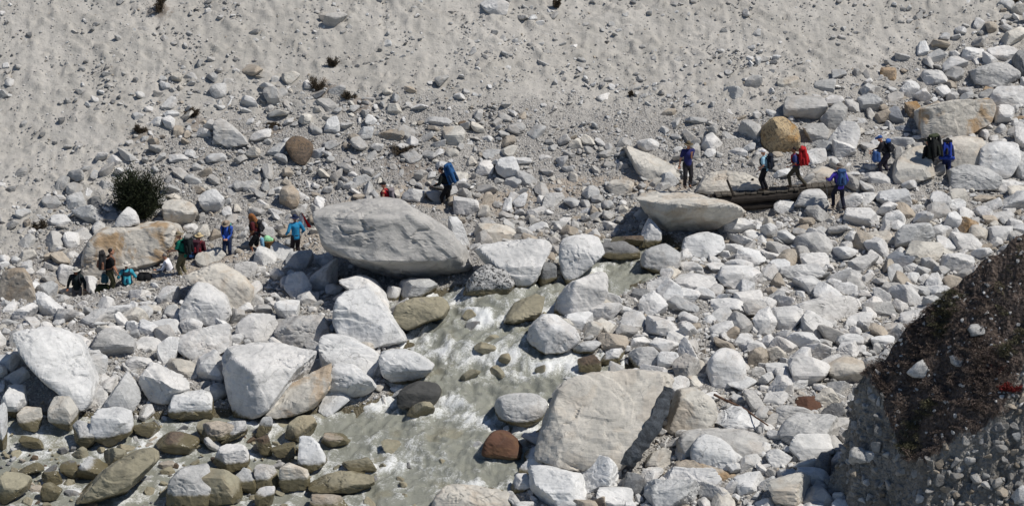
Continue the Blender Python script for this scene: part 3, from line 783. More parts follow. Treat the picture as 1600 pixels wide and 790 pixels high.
B('''700 338 736 392 w;708 306 752 342 w;741 348 808 382 cx;676 246 706 270 wu;704 262 730 288 c;742 250 772 278 w;774 244 812 282 wu;664 296 700 322 h;628 294 668 322 w;620 434 684 470 g;602 446 630 474 wr;
786 458 852 506 v;838 408 870 446 d;954 368 1012 386 b;846 300 884 328 g;946 280 992 308 c;1030 268 1062 298 g;826 318 852 340 w;800 290 826 312 h;872 334 900 356 w;900 318 930 340 w;820 346 858 368 w;
878 484 932 518 w;1118 340 1184 372 w;1148 386 1198 422 w;1120 414 1194 456 w;1054 426 1122 460 w;1144 452 1198 488 w;1108 464 1174 500 w;1062 408 1100 432 w;1024 436 1068 482 w;986 450 1022 476 d;942 456 974 482 w;960 478 1000 500 w;
1208 304 1242 336 w;1316 324 1374 358 wx;1368 294 1426 332 w;1396 348 1462 390 gu;1412 376 1476 418 c;1492 338 1528 370 o;1484 362 1534 398 w;1472 330 1504 364 w;1482 294 1512 324 c;1518 304 1558 324 t;1452 298 1486 334 w;
1428 296 1456 318 w;1468 394 1524 430 w;1382 392 1430 422 s;1322 396 1374 430 g;1248 394 1296 424 w;1240 362 1302 402 g;1198 376 1238 408 g;1230 350 1264 370 t;1208 412 1288 444 w;1238 430 1284 464 w;1198 404 1236 438 w;
1198 452 1232 480 g;1230 462 1342 506 w;1376 440 1412 466 h;1408 440 1440 470 w;1364 448 1392 480 w;1344 462 1382 490 w;1430 446 1466 472 g;1538 352 1586 384 w;1572 340 1606 366 w;1300 440 1340 468 w;1352 360 1400 384 c;
1524 276 1604 300 w;1560 296 1606 334 w;1332 300 1370 326 w;1176 364 1206 386 w;1086 336 1120 362 w;1544 328 1584 350 w''')
B('''76 618 124 670 cu;140 635 208 695 w;112 656 155 697 g;141 512 212 558 gu;208 525 253 553 w;217 567 298 628 wu;277 505 360 566 w;301 545 360 602 w;264 608 336 652 w;246 525 281 572 w;155 580 222 652 g;
-4 552 32 587 w;-4 600 45 658 w;28 635 67 674 c;-6 628 12 702 w;148 579 173 604 wr;132 540 163 568 w;194 556 241 584 w;319 597 359 632 g;273 635 318 660 w;225 497 292 525 w;352 520 384 544 w;
310 656 386 694 t;100 560 130 582 w;196 500 226 526 w;60 500 92 520 w''')
B('''242 674 312 708 br;332 692 391 737 w;310 730 380 785 v;-6 735 47 784 v;62 753 98 780 v;18 722 68 748 vr;62 735 98 757 g;94 718 124 745 d;120 713 167 749 g;316 758 368 788 w;368 730 402 768 g;307 654 347 686 v;
344 656 387 694 g;319 677 347 702 g;159 698 198 733 v;206 658 250 682 d;464 680 512 733 w;444 648 496 690 v;500 675 552 698 t;436 722 486 765 c;480 736 587 769 vn;534 714 590 737 v;400 650 427 682 g;398 678 426 710 b;
422 690 462 714 d;398 724 438 765 g;398 758 430 792 w;634 626 679 655 v;742 532 773 552 v;719 570 749 594 v;776 544 802 567 v;484 772 548 800 t;590 690 640 704 vn;30 680 70 700 v''')
B('''896 710 973 777 w;824 727 925 796 w;810 715 859 745 w;798 739 833 772 w;818 694 867 726 w;969 737 1010 780 d;1006 698 1053 738 c;1032 728 1128 774 w;1006 745 1098 800 g;1110 633 1190 676 w;1050 551 1097 601 h;
982 541 1032 578 g;1026 548 1063 585 w;1014 527 1063 558 w;984 525 1018 552 w;935 543 977 569 w;894 531 942 557 g;906 501 943 533 c;902 553 940 580 b;1008 492 1067 533 w;1041 513 1077 545 w;1161 608 1202 648 g;1167 541 1204 580 t;
1175 478 1214 524 w;1147 735 1198 777 w;1160 698 1192 726 w;858 694 908 733 w;1231 555 1298 608 w;1231 586 1265 613 w;1292 556 1355 606 c;1292 594 1328 624 g;1249 484 1308 530 w;1198 478 1256 520 w;1222 518 1282 552 w;
1359 523 1398 552 w;1406 482 1453 522 wx;1265 604 1316 640 c;1235 619 1284 648 r;1280 629 1324 662 d;1212 633 1273 667 g;1216 646 1312 704 gx;1231 676 1302 722 w;1267 706 1300 750 d;1237 714 1284 744 c;1198 736 1272 796 cx;1239 756 1302 800 h;
944 572 984 590 g;1064 586 1110 612 c;1100 500 1150 530 w;1140 520 1180 546 w;1306 520 1350 552 w;1196 566 1236 596 w;1190 610 1232 640 w;1320 486 1366 516 w;1128 748 1160 780 w;1180 776 1216 804 w;930 760 990 800 w;1196 700 1240 734 w''')
# --- loose stones between them, scattered over the banks and the slope
RB = PX(905,490, 968,464, 1042,428, 1070,404, 1130,360, 1200,322, 1300,318, 1420,290, 1600,276, 1760,270, 1760,860, 770,860, 830,700, 860,640, 900,600, 1010,575, 885,552, 838,520)
HR = PX(1150,262, 1200,190, 1250,140, 1360,100, 1460,70, 1560,0, 1760,-60, 1760,290, 1420,300, 1290,296)
LB = PX(-140,470, 60,455, 130,468, 230,450, 290,428, 400,404, 500,398, 560,420, 620,446, 640,490, 600,590, 660,640, 430,652, 0,664, -140,676)
DB = PX(-140,335, 60,312, 190,226, 262,104, 400,112, 560,140, 700,126, 850,190, 950,225, 1100,180, 1180,214, 1140,300, 1040,350, 1000,400, 870,440, 740,392, 640,310, 500,326, 490,400, 300,402, 280,350, 130,378, 120,462, -140,474)
RL = PX(-140,664, 430,650, 500,655, 480,700, 500,740, 450,850, -140,850)
SHELF = PX(430,640, 520,622, 632,632, 632,654, 430,656)

class Hash:
    def __init__(s, c): s.c = c; s.d = {}
    def add(s, x, y, r):
        n = int(r / s.c) + 1
        i0, j0 = int(x // s.c), int(y // s.c)
        s.d.setdefault((i0, j0), []).append((x, y, r))
    def free(s, x, y, r, k, rmax):
        n = int((r + rmax) / s.c) + 1
        i0, j0 = int(x // s.c), int(y // s.c)
        for i in range(i0 - n, i0 + n + 1):
            for j in range(j0 - n, j0 + n + 1):
                for (a, b, q) in s.d.get((i, j), ()):
                    if (a - x) ** 2 + (b - y) ** 2 < (k * (r + q)) ** 2: return False
        return True
bigH = Hash(0.8); smallH = Hash(0.35)
for (x, y, r) in DISCS: bigH.add(x, y, r)
KEEP = [(122, 466), (173, 462), (199, 453), (268, 440), (287, 436), (312, 425), (356, 407), (402, 398), (420, 396), (463, 396), (700, 326), (1074, 293), (1311, 326), (1384, 274), (1452, 284), (1478, 278), (1140, 322), (1165, 326), (1190, 328), (1215, 328), (1238, 322)]   # where people stand: no loose stone hides their feet
rs = np.random.RandomState(5)
def candidates(n):
    x = rs.uniform(-24, 24, n); y = rs.uniform(82, 122, n)
    z = ground(x, y)
    u, v, d = proj(x, y, z)
    ok = (u > -60) & (u < 1660) & (v > -40) & (v < 840)
    return x[ok], y[ok], z[ok], u[ok], v[ok]
STONES = []                      # x, y, z, radius, tone, flat
def scatter(n, poly, r0, r1, tones, k=0.8, clump=0.0, power=1.6, limit=99999, below=0.0, water=False):
    x, y, z, u, v = candidates(n)
    if water: z = base(x, y)
    m = inpoly(u, v, poly)
    x, y, z, u, v = x[m], y[m], z[m], u[m], v[m]
    if clump:
        q = fbm(np.stack([x * 0.45, y * 0.8, z * 0], 1), 3)
        m = q + rs.uniform(-.35, .35, len(x)) > clump
        x, y, z, u, v = x[m], y[m], z[m], u[m], v[m]
    r = r0 * (r1 / r0) ** (rs.uniform(0, 1, len(x)) ** power)
    o = np.argsort(-r)
    cnt = 0
    ts = list(tones)
    for i in o:
        X, Y_, Rr = float(x[i]), float(y[i]), float(r[i])
        if Rr > 0.06 and any(abs(u[i] - a) < 17 + Rr * 40 and -6 < v[i] - b < 8 + Rr * 62 for a, b in KEEP): continue
        if not bigH.free(X, Y_, Rr * 0.6, 0.86, 2.2): continue
        if not smallH.free(X, Y_, Rr, k, 0.5): continue
        smallH.add(X, Y_, Rr)
        STONES.append((X, Y_, float(z[i]) - below * Rr, Rr, ts[int(rs.randint(len(ts)))], float(u[i]), float(v[i])))
        cnt += 1
        if cnt >= limit: break
    return cnt
scatter(22000, RB, 0.08, 0.50, 'wwwwwwwwgghct', 0.74, power=1.5)
scatter(12000, LB, 0.08, 0.48, 'wwwwwwwgghc', 0.74, power=1.6)
scatter(40000, RB, 0.045, 0.13, 'wwwwwghc', 0.8, power=1.4)
scatter(20000, LB, 0.045, 0.13, 'wwwwgh', 0.8, power=1.4)
scatter(16000, HR, 0.07, 0.38, 'wwwwggghhct', 0.8, power=1.8)
scatter(60000, DB, 0.04, 0.34, 'hhhhwwgggct', 0.82, clump=-0.22, power=2.6)
MS = PX(700,40, 960,30, 1240,70, 1300,150, 1180,215, 1000,225, 860,200, 720,140)
scatter(60000, MS, 0.03, 0.17, 'hhhwwgg', 0.85, clump=0.10, power=2.4)
scatter(30000, PX(250,-40, 700,-40, 640,90, 480,120, 300,80), 0.03, 0.13, 'hhhwgg', 0.9, clump=0.22, power=2.6)
scatter(60000, DB, 0.03, 0.11, 'hhhwgg', 0.85, clump=-0.1, power=1.8)
scatter(22000, RL, 0.05, 0.26, 'vvvvgdtbd', 0.84, power=1.6, below=0.35, limit=1300, clump=-.2, water=True)
scatter(1500, RIVER_PX[:], 0.10, 0.30, 'vvgd', 1.3, power=1.3, below=0.45, limit=45, clump=.1, water=True)
scatter(5000, SHELF, 0.05, 0.13, 'ggvvtw', 0.8, power=1.5)
scatter(70000, SLOPE_PX, 0.03, 0.20, 'hhhhwgd', 1.0, clump=0.18, power=3.4)

# ------------------------------------------------------------------ which stones stand as things of their own
def app(s):
    return s[3] / proj(s[0], s[1], s[2])[2]
inframe = lambda s: -5 < s[5] < 1605 and -5 < s[6] < 800
order = sorted(range(len(STONES)), key=lambda i: -(app(STONES[i]) if inframe(STONES[i]) else 0))
N_SINGLE = max(0, 300 - len(ROCKS))
single = set(order[:N_SINGLE])

LANDS = [(r['land'], r['px'], r) for r in ROCKS if r['land']]
EXTRA_LANDS = [('the dark green bush', (215, 303)), ('the wooden bridge', (1210, 300)), ('the dark earth bank', (1450, 600)), ('the hiker in purple', (1312, 295)),
               ('the hiker with the blue pack on the slope', (703, 285)), ('the hiker in the turquoise jacket', (462, 362)), ('the man in the navy shirt', (1075, 258))]
for t, p in EXTRA_LANDS: LANDS.append((t, p, None))
def direction(p, q):
    dx, dy = p[0] - q[0], p[1] - q[1]
    if abs(dx) > 2.2 * abs(dy): return 'right of' if dx > 0 else 'left of'
    if abs(dy) > 2.2 * abs(dx): return 'below' if dy > 0 else 'above'
    return ('down' if dy > 0 else 'up') + ('-right of' if dx > 0 else '-left of')
used_labels = set()
def auto_label(r):
    u, v = r['px']
    w = r['box'][2] - r['box'][0]; h = r['box'][3] - r['box'][1]
    size = 'large' if w * h > 2600 else ('medium' if w * h > 1000 else ('small' if w * h > 350 else 'very small'))
    form = 'rounded' if 'r' in r['fl'] else ('flat' if w > 1.75 * h else ('upright' if h > 1.1 * w else ('sharp-edged' if 'x' in r['fl'] else '')))
    noun = 'boulder' if w * h > 900 else 'rock'
    near = sorted((L for L in LANDS if L[2] is not r), key=lambda L: math.hypot(u - L[1][0], v - L[1][1]))
    head = ' '.join(x for x in (size, form, TWORD[r['tone']], noun) if x)
    opts = []
    for L in near[:3]:
        opts.append(f'{head} {direction((u, v), L[1])} {L[0]}')
    for a, b in ((0, 1), (0, 2), (1, 2), (0, 3), (1, 3), (2, 3)):
        A, Bq = near[a], near[b]
        opts.append(f'{head} {direction((u, v), A[1])} {A[0]}, {direction((u, v), Bq[1])} {Bq[0]}')
    for s in opts:
        if len(s.split()) <= 16 and s not in used_labels:
            used_labels.add(s); return s
    k = 2
    words = {2: 'second', 3: 'third', 4: 'fourth', 5: 'fifth', 6: 'sixth', 7: 'seventh', 8: 'eighth'}
    while True:
        s = f'{words.get(k, str(k) + "th")} nearest {opts[0]}'
        if s not in used_labels:
            used_labels.add(s); return s
        k += 1

def tint(rnd, tone, k=0.10):
    c = TONE[tone]
    f = rnd.uniform(1 - k, 1 + k * 0.6); w = rnd.uniform(-.015, .015)
    return (c[0] * f * (1 + w), c[1] * f, c[2] * f * (1 - w), 1)

# finish the water now that the rocks in it are known
wat = [(x, y, r) for (x, y, r) in DISCS if float(river_sd(x, y)) < 0.5 and y < 103]
wat += [(s[0], s[1], s[3]) for s in STONES if float(river_sd(s[0], s[1])) < 0.0]
nearrock = np.zeros_like(ax_)
for (x, y, r) in wat:
    m = (np.abs(ax_ - x) < r + 1.0) & (np.abs(ay_ - y) < r + 1.0)
    d = np.hypot(ax_[m] - x, ay_[m] - y) - r
    nearrock[m] = np.maximum(nearrock[m], np.exp(-np.maximum(d, 0) / 0.22) * (0.5 + 0.5 * pnoise(Pw[m] * 1.7 + x)))
left = 1 - sstep(at(430, 690, 90)[0], at(640, 690, 90)[0], ax_)
foam = foam + (0.44 + 0.12 * left) * nearrock - 0.02 + left * (0.14 * w1 + 0.16 * (w3 - .3))
wz = wz + 0.05 * nearrock * rough
shoal = sstep(0.25, 0.6, pnoise(Pw * 0.6 + 50) + 0.5 * pnoise(Pw * 1.7)) * 0.30
nwx, nwy = len(wx), len(wy)
ii = np.arange(nwx * nwy).reshape(nwy, nwx)
F = np.stack([ii[:-1, :-1].ravel(), ii[:-1, 1:].ravel(), ii[1:, 1:].ravel(), ii[1:, :-1].ravel()], 1)
F = F[keep[F].all(1)]
um, inv = np.unique(F, return_inverse=True)
F = inv.reshape(F.shape)
me = np_mesh('river', np.stack([ax_, ay_, wz], 1)[um], F)
vattr(me, 'foam', foam[um]); vattr(me, 'shoal', shoal[um])
tag(link('river', me, M_WATER), kind='structure')

# individual rocks
def rock_group(u, v):
    if inpoly(np.array([u]), np.array([v]), RL)[0] or (620 < u < 860 and 440 < v < 800 and float(river_sd(*hit(u, v)[:2])) < 0): return 'boulders in the river'
    if inpoly(np.array([u]), np.array([v]), LB)[0]: return 'boulders on the left bank'
    if inpoly(np.array([u]), np.array([v]), RB)[0]: return 'boulders on the right bank'
    return 'boulders on the slope'
def wetness(W, ox, oy):
    X, Y_ = W[:, 0], W[:, 1]
    s = river_sd(np.array([ox]), np.array([oy]))[0]
    if s > 1.6 or oy > 103: return None
    zz = W[:, 2] - base(X, Y_)
    if s < 0.3 and ox < at(480, 700, 89)[0]: return (1 - sstep(0.28, 0.62, zz)) * (1 - sstep(0.6, 1.4, s))
    lim = 0.10 if s > -0.2 else 0.16
    return (1 - sstep(lim, lim + 0.36, zz)) * (1 - sstep(0.6, 1.4, s))
ROCKS.sort(key=lambda r: -(r['area'] + (1e6 if r['label'] else 0)))
for r in ROCKS[300:]:
    X, Y_, Z = r['org']
    STONES.append((X, Y_, Z + r['c'] * 0.6, (r['a'] + r['b'] + r['c']) / 3, r['tone'], *r['px']))
for r in ROCKS[:300]:
    me = np_mesh('boulder', r['V'], r['F'], smooth=False)
    TRI = globals().get('TRI', 0) + len(r['F'])
    o = link('boulder', me, M_ROCK)
    o.location = r['org']
    o['tint'] = tint(r['rnd'], r['tone'])[:3]
    wv = wetness(r['V'] + r['org'], r['px'] and r['org'][0], r['org'][1])
    if wv is not None:
        if r['tone'] in 'vrk': wv = np.minimum(1, wv * 0.5 + (0.26 if r['tone'] == 'v' else 0))
        vattr(me, 'wet', wv)
    o['stain'] = float(r['stain'] if r['stain'] else (0.25 if r['tone'] in 'cto' else (0.12 if r['rnd'].random() < .25 else 0.0)))
    o['lichen'] = float(r['lichen'] or {'b': .5, 'o': .35, 't': .25, 'd': .3, 'g': .18}.get(r['tone'], 0.06))
    if r['tone'] == 'o': o['stain'] = 0.8
    lab = r['label']
    if lab: used_labels.add(lab)
    tag(o, lab or auto_label(r), 'boulder', rock_group(*r['px']))
    if r['tone'] in 'rk':
        pass
# shared shapes for the loose stones
VARS = []
for k in range(20):
    rnd = random.Random(900 + k)
    Q = jitter_poly(rnd, 'r' if k % 2 else 'a')
    f = (1.0, rnd.uniform(.7, 1.0), rnd.uniform(.55, .85))
    V, F = rock_shape(rnd, Q, 4, 16 if k % 4 == 0 else 90, f, 1.0, (), k % 3 == 1, (.60, .86), 5 if k % 2 else 8)
    VARS.append((V, F, np_mesh('stone', V, F, smooth=False)))
    VARS[-1][2].materials.append(M_ROCK)
srnd = random.Random(77)
for i in sorted(single):
    X, Y_, Z, Rr, tone, u, v = STONES[i]
    k = srnd.randrange(len(VARS))
    o = link('boulder', VARS[k][2])
    o.location = (X, Y_, Z + Rr * 0.28)
    o.scale = (Rr * srnd.uniform(.95, 1.3), Rr * srnd.uniform(.85, 1.1), Rr * srnd.uniform(.8, 1.1))
    o.rotation_euler = (srnd.uniform(-.4, .4), srnd.uniform(-.4, .4), srnd.uniform(0, 6.28))
    o['tint'] = tint(srnd, tone)[:3]
    o['stain'] = 0.1; o['lichen'] = 0.0
    pxr = Rr / proj(X, Y_, Z)[2] * FPX
    r = dict(px=(u, v - pxr * .3), box=(u - pxr, v - pxr, u + pxr, v + pxr * .6), fl='r' if k % 2 else '', tone=tone)
    tag(o, auto_label(r), 'boulder', rock_group(u, v))

# all smaller stones: one object of instanced stones
def gn_scatter(name, pts, scl, rot, idx, tints, sources):
    col = bpy.data.collections.new(name + '_shapes')
    for s in sources: col.objects.link(s)
    me = bpy.data.meshes.new(name)
    me.vertices.add(len(pts)); me.vertices.foreach_set('co', np.asarray(pts, np.float32).ravel())
    for nm, arr in (('scl', scl), ('rot', rot), ('tint', tints)):
        a = me.attributes.new(nm, 'FLOAT_VECTOR', 'POINT'); a.data.foreach_set('vector', np.asarray(arr, np.float32).ravel())
    a = me.attributes.new('pick', 'INT', 'POINT'); a.data.foreach_set('value', np.asarray(idx, np.int32))
    o = bpy.data.objects.new(name, me); COL.objects.link(o)
    ng = bpy.data.node_groups.new(name + '_scatter', 'GeometryNodeTree')
    ng.interface.new_socket('Geometry', in_out='INPUT', socket_type='NodeSocketGeometry')
    ng.interface.new_socket('Geometry', in_out='OUTPUT', socket_type='NodeSocketGeometry')
    gi = ng.nodes.new('NodeGroupInput'); go = ng.nodes.new('NodeGroupOutput')
    ci = ng.nodes.new('GeometryNodeCollectionInfo'); ci.inputs['Collection'].default_value = col
    ci.inputs['Separate Children'].default_value = True; ci.inputs['Reset Children'].default_value = True
    ip = ng.nodes.new('GeometryNodeInstanceOnPoints'); ip.inputs['Pick Instance'].default_value = True
    def na(nm, ty):
        n = ng.nodes.new('GeometryNodeInputNamedAttribute'); n.data_type = ty; n.inputs['Name'].default_value = nm
        return [s for s in n.outputs if s.enabled][0] if any(s.enabled for s in n.outputs) else n.outputs[0]
    ng.links.new(gi.outputs[0], ip.inputs['Points'])
    ng.links.new(ci.outputs[0], ip.inputs['Instance'])
    ng.links.new(na('pick', 'INT'), ip.inputs['Instance Index'])
    e2r = ng.nodes.new('FunctionNodeEulerToRotation')
    ng.links.new(na('rot', 'FLOAT_VECTOR'), e2r.inputs[0])
    ng.links.new(e2r.outputs[0], ip.inputs['Rotation'])
    ng.links.new(na('scl', 'FLOAT_VECTOR'), ip.inputs['Scale'])
    ng.links.new(ip.outputs[0], go.inputs[0])
    md = o.modifiers.new('scatter', 'NODES'); md.node_group = ng
    return o
def sources(name, meshes):
    out = []
    for i, me in enumerate(meshes):
        o = bpy.data.objects.new(f'{name}_shape_{i:03d}', me); o['stain'] = 0.1; o['lichen'] = 0.0
        out.append(o)
    return out
rest = [STONES[i] for i in range(len(STONES)) if i not in single]
nr = random.Random(8)
pts, scl, rot, idx, tin = [], [], [], [], []
for X, Y_, Z, Rr, tone, u, v in rest:
    pts.append((X, Y_, Z + Rr * 0.22)); s = Rr
    scl.append((s * nr.uniform(.9, 1.45), s * nr.uniform(.8, 1.2), s * nr.uniform(.75, 1.25)))
    rot.append((nr.uniform(-.6, .6), nr.uniform(-.6, .6), nr.uniform(0, 6.28)))
    idx.append(nr.randrange(len(VARS))); tin.append(tint(nr, tone, .16)[:3])
o = gn_scatter('stones', pts, scl, rot, idx, tin, sources('stone', [v[2] for v in VARS]))
tag(o, 'loose pale stones of all sizes packed between the boulders', 'stones', kind='stuff')

# gravel: pebbles too many to count
PV = []
for k in range(6):
    rnd = random.Random(400 + k)
    V, F = rock_shape(rnd, jitter_poly(rnd, 'a'), 2, 14, (1, rnd.uniform(.7, 1), rnd.uniform(.5, .8)), 1.2)
    PV.append(np_mesh('pebble', V, F, smooth=False)); PV[-1].materials.append(M_ROCK)
n = 230000
x = rs.uniform(-24, 24, n); y = rs.uniform(83, 122, n)
z = ground(x, y); u, v, d = proj(x, y, z)
sl = dustiness(u, v)
q = fbm(np.stack([x * 0.9 + 0.25 * y, y * 0.5, z * 0], 1), 4)
q3 = fbm(np.stack([x * 0.5 + 0.2 * y, y * 0.7, z * 0 + 30], 1), 4)
dens = (sstep(0.18, 0.8, q) * 0.6 + 0.16) * sl + (1 - sl) * np.where(y > 103.5, 0.26 + 0.70 * sstep(-.15, .5, q3), 0.75 + 0.3 * q)
dens = np.where(river_sd(x, y) < 0.1, 0, dens)
m = (u > -40) & (u < 1640) & (v > -30) & (v < 830) & (rs.uniform(0, 1, n) < dens)
x, y, z, u, v = x[m], y[m], z[m], u[m], v[m]
r = 0.018 * (0.075 / 0.018) ** (rs.uniform(0, 1, len(x)) ** 2.2)
r = r * np.where(sl[m] > .6, rs.uniform(.45, 1.0, len(x)), 1.0)
sc = r[:, None] * rs.uniform(.75, 1.35, (len(x), 3))
ro = np.stack([rs.uniform(-.6, .6, len(x)), rs.uniform(-.6, .6, len(x)), rs.uniform(0, 6.28, len(x))], 1)
tn = rs.choice(4, len(x), p=[.68, .08, .16, .08])
px_ = rs.randint(0, len(PV), len(x))
tnt = np.array([TONE[t] for t in 'htwd'])[tn] * rs.uniform(.8, 1.15, (len(x), 1))
# lie on the finished surface (micro relief included) by sampling the sheet
gi_ = np.clip(np.searchsorted(xs, x) - 1, 0, nx - 2); gj_ = np.clip(np.searchsorted(ys, y) - 1, 0, ny - 2)
ZG = gz2.reshape(ny, nx)
def surf(x, y):
    i = np.clip(np.searchsorted(xs, x) - 1, 0, nx - 2); j = np.clip(np.searchsorted(ys, y) - 1, 0, ny - 2)
    a = (x - xs[i]) / (xs[i + 1] - xs[i]); b = (y - ys[j]) / (ys[j + 1] - ys[j])
    return (ZG[j, i] * (1 - a) + ZG[j, i + 1] * a) * (1 - b) + (ZG[j + 1, i] * (1 - a) + ZG[j + 1, i + 1] * a) * b
z = surf(x, y)
o = gn_scatter('gravel', np.stack([x, y, z + r * 0.2], 1), sc, ro, px_, tnt, sources('pebble', PV))
tag(o, 'grey gravel strewn over the slope and between the boulders', 'gravel', kind='stuff')
print('TRI', TRI, len(gz2) * 2, len(F)); print('ROCKS', len(ROCKS), 'STONES', len(STONES), 'GRAVEL', len(x))
# ------------------------------------------------------------------ the dark earth bank in the right foreground
EB_Y = 84.0
def wpt(u, v, Y): return Vector(at(u, v, Y))
CREST = [(1200, 900), (1272, 800), (1300, 735), (1318, 672), (1338, 606), (1362, 572), (1392, 556), (1422, 520), (1482, 450), (1540, 405), (1600, 365), (1700, 306), (1900, 220), (2200, 150)]
cxz = np.array([at(u, v, EB_Y) for u, v in CREST])
ex = np.arange(cxz[0, 0], 26, 0.05); ey = np.arange(75.5, 94, 0.055)
EX, EY = np.meshgrid(ex, ey); bx, by = EX.ravel(), EY.ravel()
Pb = np.stack([bx, by, bx * 0], 1)
sxx = bx + 0.30 * pnoise(Pb * 0.55 + 33) + 0.22 * fbm(Pb * np.array([1.2, 1.2, 1]) + 60, 3)
zc = np.interp(sxx, cxz[:, 0], cxz[:, 2])
x_h0, x_h1 = at(1345, 600, EB_Y)[0], at(1440, 500, EB_Y)[0]
dh = 0.25 + 3.0 * sstep(x_h0, x_h1, bx) + 0.35 * fbm(Pb * 0.9 + 77, 3) - 0.5 * sstep(at(1530, 500, EB_Y)[0], at(1600, 500, EB_Y)[0], bx)
d = EB_Y - by
front = np.where(d < dh, 1.02 * d, 1.02 * dh + 0.30 * sstep(0, 0.12, d - dh) + np.maximum(d - dh, 0) * 1.75)
back = np.maximum(-d, 0) * 1.3
ez = zc - np.where(d > 0, front, back)
heath = (sstep(-0.15, 0.1, dh - d)) * sstep(x_h0 - .2, x_h0 + 0.7, bx) * (d > -1.5)
ez = ez + 0.16 * fbm(Pb * np.array([1.6, 1.6, 1]) + 5, 4) + (1 - heath) * (0.28 * fbm(Pb * 1.7 + 45, 3) + 0.12 * (0.5 - np.abs(pnoise(Pb * 4.6 + 12)))) + 0.05 * pnoise(Pb * 6.0) + (1 - heath) * (0.17 * fbm(Pb * 3.0 + 20, 4) + 0.07 * np.abs(pnoise(Pb * 8.0)) + 0.10 * sstep(0, .25, pnoise(Pb * 4.0 + 9))) + 0.10 * heath * pnoise(Pb * 2.5 + 70)
EZ = ez.reshape(EX.shape)
def bank_z(x, y):
    i = min(max(int((x - ex[0]) / 0.05), 0), len(ex) - 1); j = min(max(int((y - ey[0]) / 0.055), 0), len(ey) - 1)
    return float(EZ[j, i])
def bank_hit(u, v):
    for Y in np.arange(76, 86.5, 0.04):
        x, y, z = at(u, v, Y)
        if x >= ex[0] and z <= bank_z(x, y): return x, y, z
    return None
m = NT('bank_earth')
P = m.n('ShaderNodeNewGeometry').outputs['Position']
hA = m.attr('heath')
n1 = m.noise(P, 1.2, 6, 0.65); n2 = m.noise(P, 9.0, 6, 0.7); vd = m.voro(P, 9.0); vc = m.voro(P, 9.0, out='Color'); vd2 = m.voro(P, 26.0)
e = m.mix(m.remap(n1, 0.35, 0.65), (0.17, 0.158, 0.14), (0.28, 0.265, 0.242))
e = m.mix(m.remap(vc, 0.55, 0.95, 0, 0.5), e, (0.40, 0.385, 0.36))
e = m.mix(m.remap(n2, 0.5, 0.72, 0, 0.7), e, (0.12, 0.11, 0.097))
s_ = m.mix(m.remap(n2, 0.35, 0.65), (0.05, 0.038, 0.032), (0.15, 0.118, 0.10))
m.l(m.mix(m.remap(m.math('ADD', hA, m.math('MULTIPLY', m.math('SUBTRACT', n2, 0.5), 1.2)), 0.35, 0.65), e, s_), m.b.inputs['Base Color'])
m.b.inputs['Roughness'].default_value = 0.95
m.b.inputs['Specular IOR Level'].default_value = 0.15
b1 = m.bump(m.math('SUBTRACT', 1.0, vd), 0.8, 0.10); b2 = m.bump(m.math('SUBTRACT', 1.0, vd2), 0.5, 0.03, b1)
m.l(m.bump(n2, 0.6, 0.08, b2), m.b.inputs['Normal'])
nx_, ny_ = len(ex), len(ey)
ii = np.arange(nx_ * ny_).reshape(ny_, nx_)
F = np.stack([ii[:-1, :-1].ravel(), ii[:-1, 1:].ravel(), ii[1:, 1:].ravel(), ii[1:, :-1].ravel()], 1)
g0 = base(bx, by)
okf = (ez > g0 - 0.8)
F = F[okf[F].any(1)]
um, inv = np.unique(F, return_inverse=True)
me = np_mesh('earth_bank', np.stack([bx, by, ez], 1)[um], inv.reshape(F.shape), smooth=False)
vattr(me, 'heath', heath[um])
tag(link('earth_bank', me, m.m), kind='structure')

# stones bedded in the eroded face
bst = []
tries = 0
ers = np.random.RandomState(21)
n = 110000
x = ers.uniform(ex[0] + .3, 15.5, n); dd = ers.uniform(-0.6, 7.5, n); y = EB_Y - dd
ji = np.clip(((y - ey[0]) / 0.055).astype(int), 0, ny_ - 1); xi = np.clip(((x - ex[0]) / 0.05).astype(int), 0, nx_ - 1)
z = EZ[ji, xi]; hh = heath.reshape(EX.shape)[ji, xi]
u, v, dp = proj(x, y, z)
mm = (u > 1200) & (u < 1640) & (v < 830) & (z > base(x, y) - .1)
mm &= ers.uniform(0, 1, n) < np.where(hh > 0.5, 0.022, 0.9)
x, y, z, u, v, hh = x[mm], y[mm], z[mm], u[mm], v[mm], hh[mm]
r = 0.02 * (0.17 / 0.02) ** (ers.uniform(0, 1, len(x)) ** 2.4)
r = np.where(hh > .5, np.minimum(r, 0.07), r)
o_ = np.argsort(-r); H2 = Hash(0.12); kp = []
for i in o_:
    if H2.free(x[i], y[i] * 2.0, r[i], 0.8, 0.2):
        H2.add(x[i], y[i] * 2.0, r[i]); kp.append(i)
kp = np.array(kp)
x, y, z, r, hh = x[kp], y[kp], z[kp], r[kp], hh[kp]
sc = r[:, None] * ers.uniform(.75, 1.3, (len(x), 3))
ro = np.stack([ers.uniform(-.7, .7, len(x)) + .5, ers.uniform(-.6, .6, len(x)), ers.uniform(0, 6.28, len(x))], 1)
tn = np.where(hh > .5, 0, ers.choice(4, len(x), p=[.08, .34, .22, .36]))
tt = np.array([TONE['w'], TONE['g'], TONE['t'], TONE['h']])[tn] * ers.uniform(.4, .95, (len(x), 1)) * np.where(hh > .5, 1.1, 0.9)[:, None]
o = gn_scatter('bank_stones', np.stack([x, y, z], 1), sc, ro, ers.randint(0, len(VARS), len(x)), tt, sources('bank_stone', [q[2] for q in VARS]))
tag(o, 'small grey stones bedded in the eroded face of the dark bank', 'stones', kind='stuff')
